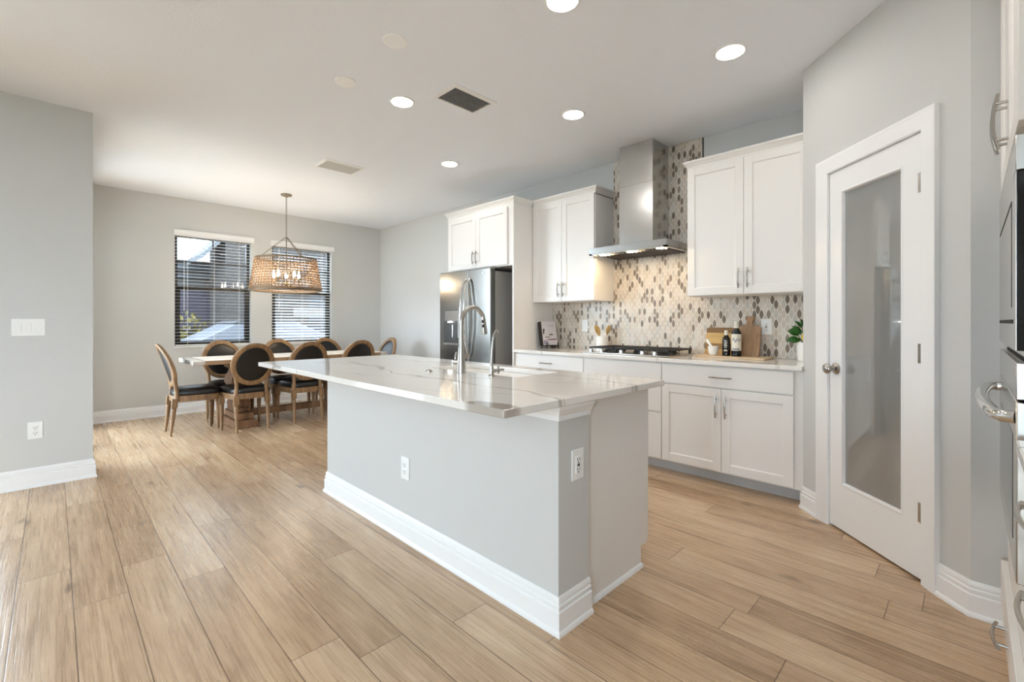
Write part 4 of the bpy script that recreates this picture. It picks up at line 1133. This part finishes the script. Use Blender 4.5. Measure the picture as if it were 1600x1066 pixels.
# ------------------------------------------------------------------ oven tower on the right
TY_0, TY_1, TX = 1.66, 2.655, .103
r = thing('oven_tower', 'tall white cabinet holding the ovens at the right edge of the photo', 'cabinet', (.41, 2.15, 0))
g = G(); g.box(TX, RX-.002, TY_0, TY_1, .0, 2.52); obj('carcass', g, 'cabinet_white', r)
ymid = 2.13
def rdoor(root, ya, yb, z0, z1, hy, hz, x=.083):
    return door(root, -yb, -ya, z0, z1, x, -hy if hy else None, hz, M=FACE_MX, L=.176)
rdoor(r, ymid+.002, TY_1-.04, 1.70, 2.50, ymid+.03, 1.83); rdoor(r, TY_0+.03, ymid-.002, 1.70, 2.50, ymid-.03, 1.83)
drawer(r, -(TY_1-.04), -(TY_0+.03), .105, .275, .083, True, M=FACE_MX, L=.18)
g = G(); g.box(TX-.03, TX, TY_0+.02, TY_1-.02, 2.50, 2.56, .004); obj('crown_molding', g, 'cabinet_white', r)
oy0, oy1 = 1.70, 2.61
r = thing('microwave_oven', 'built-in stainless microwave with black glass above the wall oven', 'microwave', (.09, 2.15, 1.12))
g = G(); g.box(.082, TX-.0005, oy0, oy1, 1.128, 1.578, .001); obj('body', g, 'black_glossy', r)
g = G(); g.box(.079, TX-.0005, oy0, oy1, 1.58, 1.668, .002); obj('trim_kit', g, 'steel_brushed', r)
g = G(); g.box(.0795, .0815, oy0+.002, oy1, 1.128, 1.578, .0005); md_ = obj('door', g, 'steel_brushed', r)
g = G(); g.box(.0785, .0797, oy0+.16, oy1-.06, 1.525, 1.531); g.box(.0785, .0797, oy0+.155, oy0+.160, 1.24, 1.531); obj('door_gap', g, 'dark_gap', md_)
g = G(); g.box(.0780, .0797, oy0+.10, oy1-.05, 1.196, 1.207); obj('vent_slot', g, 'dark_gap', md_)
r = thing('wall_oven', 'built-in stainless wall oven with a curved bar handle', 'oven', (.09, 2.15, .50))
g = G(); g.box(.0995, TX-.0005, oy0, oy1, .50, 1.105, .001); obj('body', g, 'dark_gap', r)
g = G(); g.box(.080, .099, oy0, oy1-.004, .545, 1.00, .003); od = obj('door', g, 'steel_brushed', r)
g = G(); g.box(.0788, .0803, oy0+.12, oy1-.12, .62, .90, .0005); obj('oven_glass', g, 'black_glossy', od, label='black oven door glass')
g = G(); g.box(.080, .099, oy0, oy1-.004, 1.006, 1.098, .002); obj('control_panel', g, 'steel_brushed', r)
g = G(); hz = .955; pts = [(.081, oy1-.05, hz), (.060, oy1-.055, hz)]+[(.044-.018*math.sin(PI*i/10), oy1-.10-(oy1-oy0-.20)*i/10, hz) for i in range(11)]+[(.060, oy0+.055, hz), (.081, oy0+.05, hz)]
g.tube(pts, .0165, 12); obj('handle', g, 'chrome', od, label='polished curved bar handle')
# base run on the right
for k in range(2):
    y1 = 1.655-.46*k; y0 = y1-.458
    r = thing('drawer_cabinet', ['white drawer cabinet next to the oven tower at the right edge', 'white drawer cabinet second from the oven tower'][k], 'cabinet', (.42, (y0+y1)/2, 0), 'white drawer cabinets along the right wall')
    g = G(); g.box(.1235, RX-.002, y0, y1, .10, .884); obj('carcass', g, 'cabinet_white', r)
    g = G(); g.box(.18, .195, y0, y1, 0, .10); obj('toe_kick', g, 'toe_grey', r)
    for z0, z1 in ((.722, .872), (.482, .714), (.113, .476)): drawer(r, -(y1-.003), -(y0+.003), z0, z1, .103, True, M=FACE_MX, L=.20)
g = G(); g.box(.078, RX-.002, .735, 1.655, .8845, .914)
tagit(obj('countertop', g, 'quartz', None, origin=(.4, 1.2, .8845), bevel=.003), 'white quartz countertop at the right edge in front of the oven tower', 'countertop')

# ------------------------------------------------------------------ outdoors
r = thing('neighbor_house', 'grey and white house across the yard seen through the left window', 'house', (-15, 2, -.25))
g = G(); g.box(-17, -15, -6, 9, -.25, 2.05); obj('lower_wall', g, 'ext_mauve', r)
g = G(); g.box(-17, -15.2, -6, 9, 2.05, 2.62); obj('upper_wall', g, 'ext_white', r)
g = G(); g.box(-17.2, -14.8, -6.2, 9.2, 2.62, 2.78); g.box(-17.2, -14.9, -6.2, 9.2, 2.40, 2.46); obj('fascia', g, 'ext_grey', r)
g = G(); g.mesh([(-14.7, -6.3, 2.78), (-14.7, 9.3, 2.78), (-17.4, 9.3, 3.02), (-17.4, -6.3, 3.02), (-14.7, -6.3, 2.85), (-14.7, 9.3, 2.85), (-17.4, 9.3, 3.12), (-17.4, -6.3, 3.12)],
                [(0, 1, 2, 3), (4, 7, 6, 5), (0, 4, 5, 1), (1, 5, 6, 2), (2, 6, 7, 3), (3, 7, 4, 0)]); obj('roof', g, 'ext_roof', r)
r = thing('garage_wing', 'taupe house wing with a sloping roof edge just outside the dining windows', 'house', (-13.8, 5, -.25))
g = G(); g.box(-14.6, -13, 3.0, 9, -.25, 4.1); obj('wall', g, 'ext_taupe', r)
g = G(); g.mesh([(-12.9, 2.50, 2.72), (-12.9, 3.12, 3.40), (-12.9, 3.12, 3.52), (-12.9, 2.50, 2.84), (-14.6, 2.50, 2.72), (-14.6, 3.12, 3.40), (-14.6, 3.12, 3.52), (-14.6, 2.50, 2.84)],
                [(0, 1, 2, 3), (7, 6, 5, 4), (0, 4, 5, 1), (1, 5, 6, 2), (2, 6, 7, 3), (3, 7, 4, 0)]); obj('roof_edge', g, 'ext_grey', r)
g = G(); g.box(-13.03, -12.97, 5.0, 6.1, .7, 2.1); g.box(-13.03, -12.97, 6.5, 6.9, .7, 2.1); obj('window', g, 'ext_roof', r)
g = G(); g.box(-13.04, -12.96, 4.6, 7.3, 1.36, 1.60); obj('band', g, 'ext_white', r)
# shrub
rs = random.Random(3)
g = G()
for i in range(900):
    t = rs.random()*2*PI; q = rs.random()**.5; z = rs.random()
    c = Vector((-12.2+.42*q*math.cos(t), 2.12+.60*q*math.sin(t), -.2+1.65*z*(1-.35*q)))
    d = Vector((rs.uniform(-1, 1), rs.uniform(-1, 1), rs.uniform(-.3, 1))).normalized(); s = d.orthogonal().normalized()
    L, w = rs.uniform(.10, .18), rs.uniform(.025, .05)
    g.mesh([c, c+d*L*.5+s*w, c+d*L, c+d*L*.5-s*w], [(0, 1, 2, 3)])
sr = thing('shrub', 'yellow-green shrub outside the left dining window', 'shrub', (-12.2, 2.12, -.25)); obj('foliage', g, 'bush_leaf', sr)
g = G()
for k in range(5): g.tube([(-12.2, 2.12, -.25), (-12.2+.2*math.cos(k*1.3), 2.12+.3*math.sin(k*1.3), .8)], [.02, .008], 6)
obj('stem', g, 'table_base_wood', sr)
# car
r = thing('car', 'dark blue car parked outside the left dining window', 'car', (-10.45, 2.6, -.25))
cy = 2.4; zg = -.25
def loft(g, secs, x0, x1, inset=.0):
    n = len(secs); vs = []
    for y, z, s in secs: vs += [(x0+s, y, z), (x1-s, y, z)]
    fs = [(2*i, 2*i+1, 2*((i+1) % n)+1, 2*((i+1) % n)) for i in range(n)]
    fs += [tuple(2*i for i in range(n)), tuple(2*i+1 for i in range(n))[::-1]]
    g.mesh(vs, fs)
g = G(); loft(g, [(.55, .05, .04), (.50, .40, .02), (.62, .62, .04), (1.75, .80, .06), (4.3, .84, .06), (4.75, .78, .05), (4.85, .3, .02), (4.78, .05, .04)], -11.3, -9.6); obj('body', g, 'car_paint', r, bevel=.05)
g = G(); loft(g, [(1.70, .79, .10), (2.45, 1.19, .22), (3.5, 1.22, .22), (4.35, .83, .10)], -11.3, -9.6); obj('cabin', g, 'car_glass', r, bevel=.03)
g = G(); loft(g, [(2.40, 1.18, .2), (2.5, 1.225, .21), (3.45, 1.25, .21), (3.55, 1.21, .2)], -11.3, -9.6); obj('roof', g, 'car_paint', r)
for yy in (1.25, 3.95):
    for xx in (-11.28, -9.80):
        g = G(); g.M = Matrix.Translation((xx, yy, zg+.32)) @ Matrix.Rotation(PI/2, 4, 'Y'); g.lathe([(.0, 0), (.30, 0), (.32, .03), (.32, .16), (.30, .19), (0, .19)], n=24, caps=False); obj('wheel', g, 'rubber', r)
